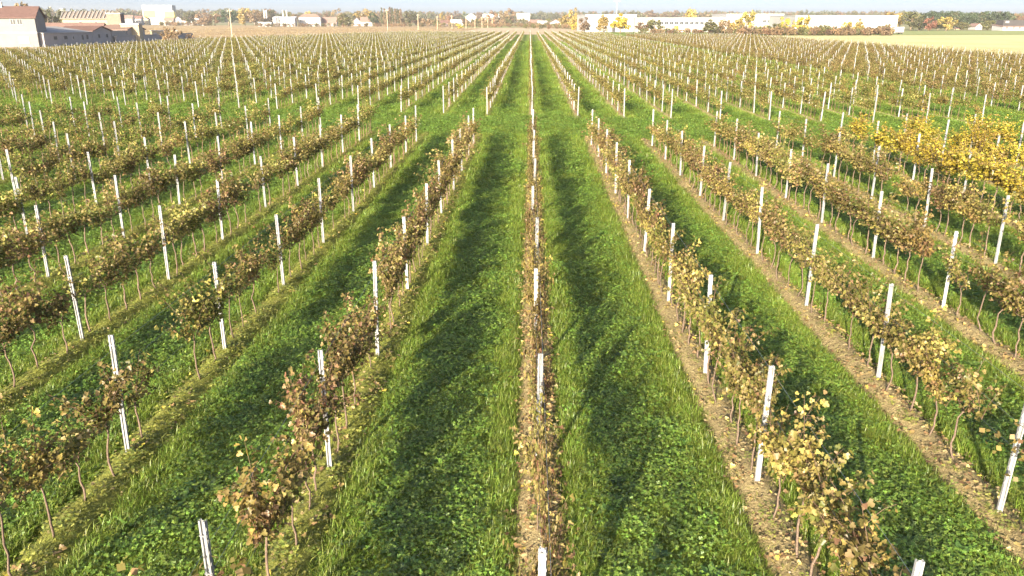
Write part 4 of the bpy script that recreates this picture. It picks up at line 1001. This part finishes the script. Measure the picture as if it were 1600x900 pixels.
# delivery truck at the end of the last hall
e = empty('box_truck', place(1408, 372), YAW + 0.25)
MB().box(-2.1, 2.3, 0, 2.2, 0.75, 3.0).build('cargo_box', B['white'], e)
cab = MB(); cab.add([(-3.9, .1, .5), (-2.15, .1, .5), (-2.15, .1, 2.3), (-3.1, .1, 2.3), (-3.75, .1, 1.4), (-3.9, 2.1, .5), (-2.15, 2.1, .5), (-2.15, 2.1, 2.3), (-3.1, 2.1, 2.3), (-3.75, 2.1, 1.4)],
        [[0, 1, 2, 3, 4], [9, 8, 7, 6, 5], [0, 5, 6, 1], [1, 6, 7, 2], [2, 7, 8, 3], [3, 8, 9, 4], [4, 9, 5, 0]])
cab = cab.build('cab', B['white'], e); MB().box(-3.1, -2.4, .06, .098, 1.35, 2.1).build('side_window', B['glass'], cab)
MB().box(-3.6, 2.3, .3, 1.9, .45, .745).build('chassis', B['dark'], e)
for x_ in (-3.0, 1.4):
    for y_ in (0.05, 1.85):
        w_ = MB(); w_.tube([(x_, y_, .42), (x_, y_ + .28, .42)], .42, 12); w_.build('wheel', B['dark'], e)
tag(e, 'white box truck parked at the end of the large white hall', 'truck')

# utility poles
for n_, (px, yt, yb) in enumerate([(360, 14, 60), (605, 15, 48), (653, 22, 47), (683, 25, 46), (706, 24, 45), (728, 25, 45), (742, 25, 44.5), (753, 26, 44), (762, 26, 43.5), (769, 27, 43)]):
    D = baseD(yb); h_ = hm(yb - yt, D); b = MB(); b.tube([(0, 0, -.3), (0, 0, h_)], [0.15 + .00012 * D, 0.10 + .00012 * D], 8)
    o = b.build('utility_pole', B['board']); o.location = place(px, D)
    c_ = MB().box(-.9, .9, -.06, .06, h_ - .7, h_ - .55).build('crossarm', B['board'], o)
    for u in (-.8, 0.35, .8): MB().box(u - .05, u + .05, -.05, .05, h_ - .548, h_ - .3).build('insulator', B['white'], c_)
    tag(o, 'pale wooden utility pole, %s from left along the far field edge' % ORD[n_ + 1], 'pole', 'utility poles')

# ------------------------------------------------------------------ haze
hz_ = MB().box(-2050, 2050, -2050, 2050, -1.5, 34).build('haze', M['bark'])
m, nt, out = new_mat('haze_air')
pv = N(nt, 'ShaderNodeVolumePrincipled', i_Density=HAZE, i_Anisotropy=0.0); pv.inputs['Color'].default_value = (0.96, 0.98, 1.0, 1)
L(nt, pv.outputs[0], out.inputs['Volume'])
hz_.data.materials.clear(); hz_.data.materials.append(m); tag(hz_, 'pale autumn haze lying over the whole plain', 'haze', kind='stuff')
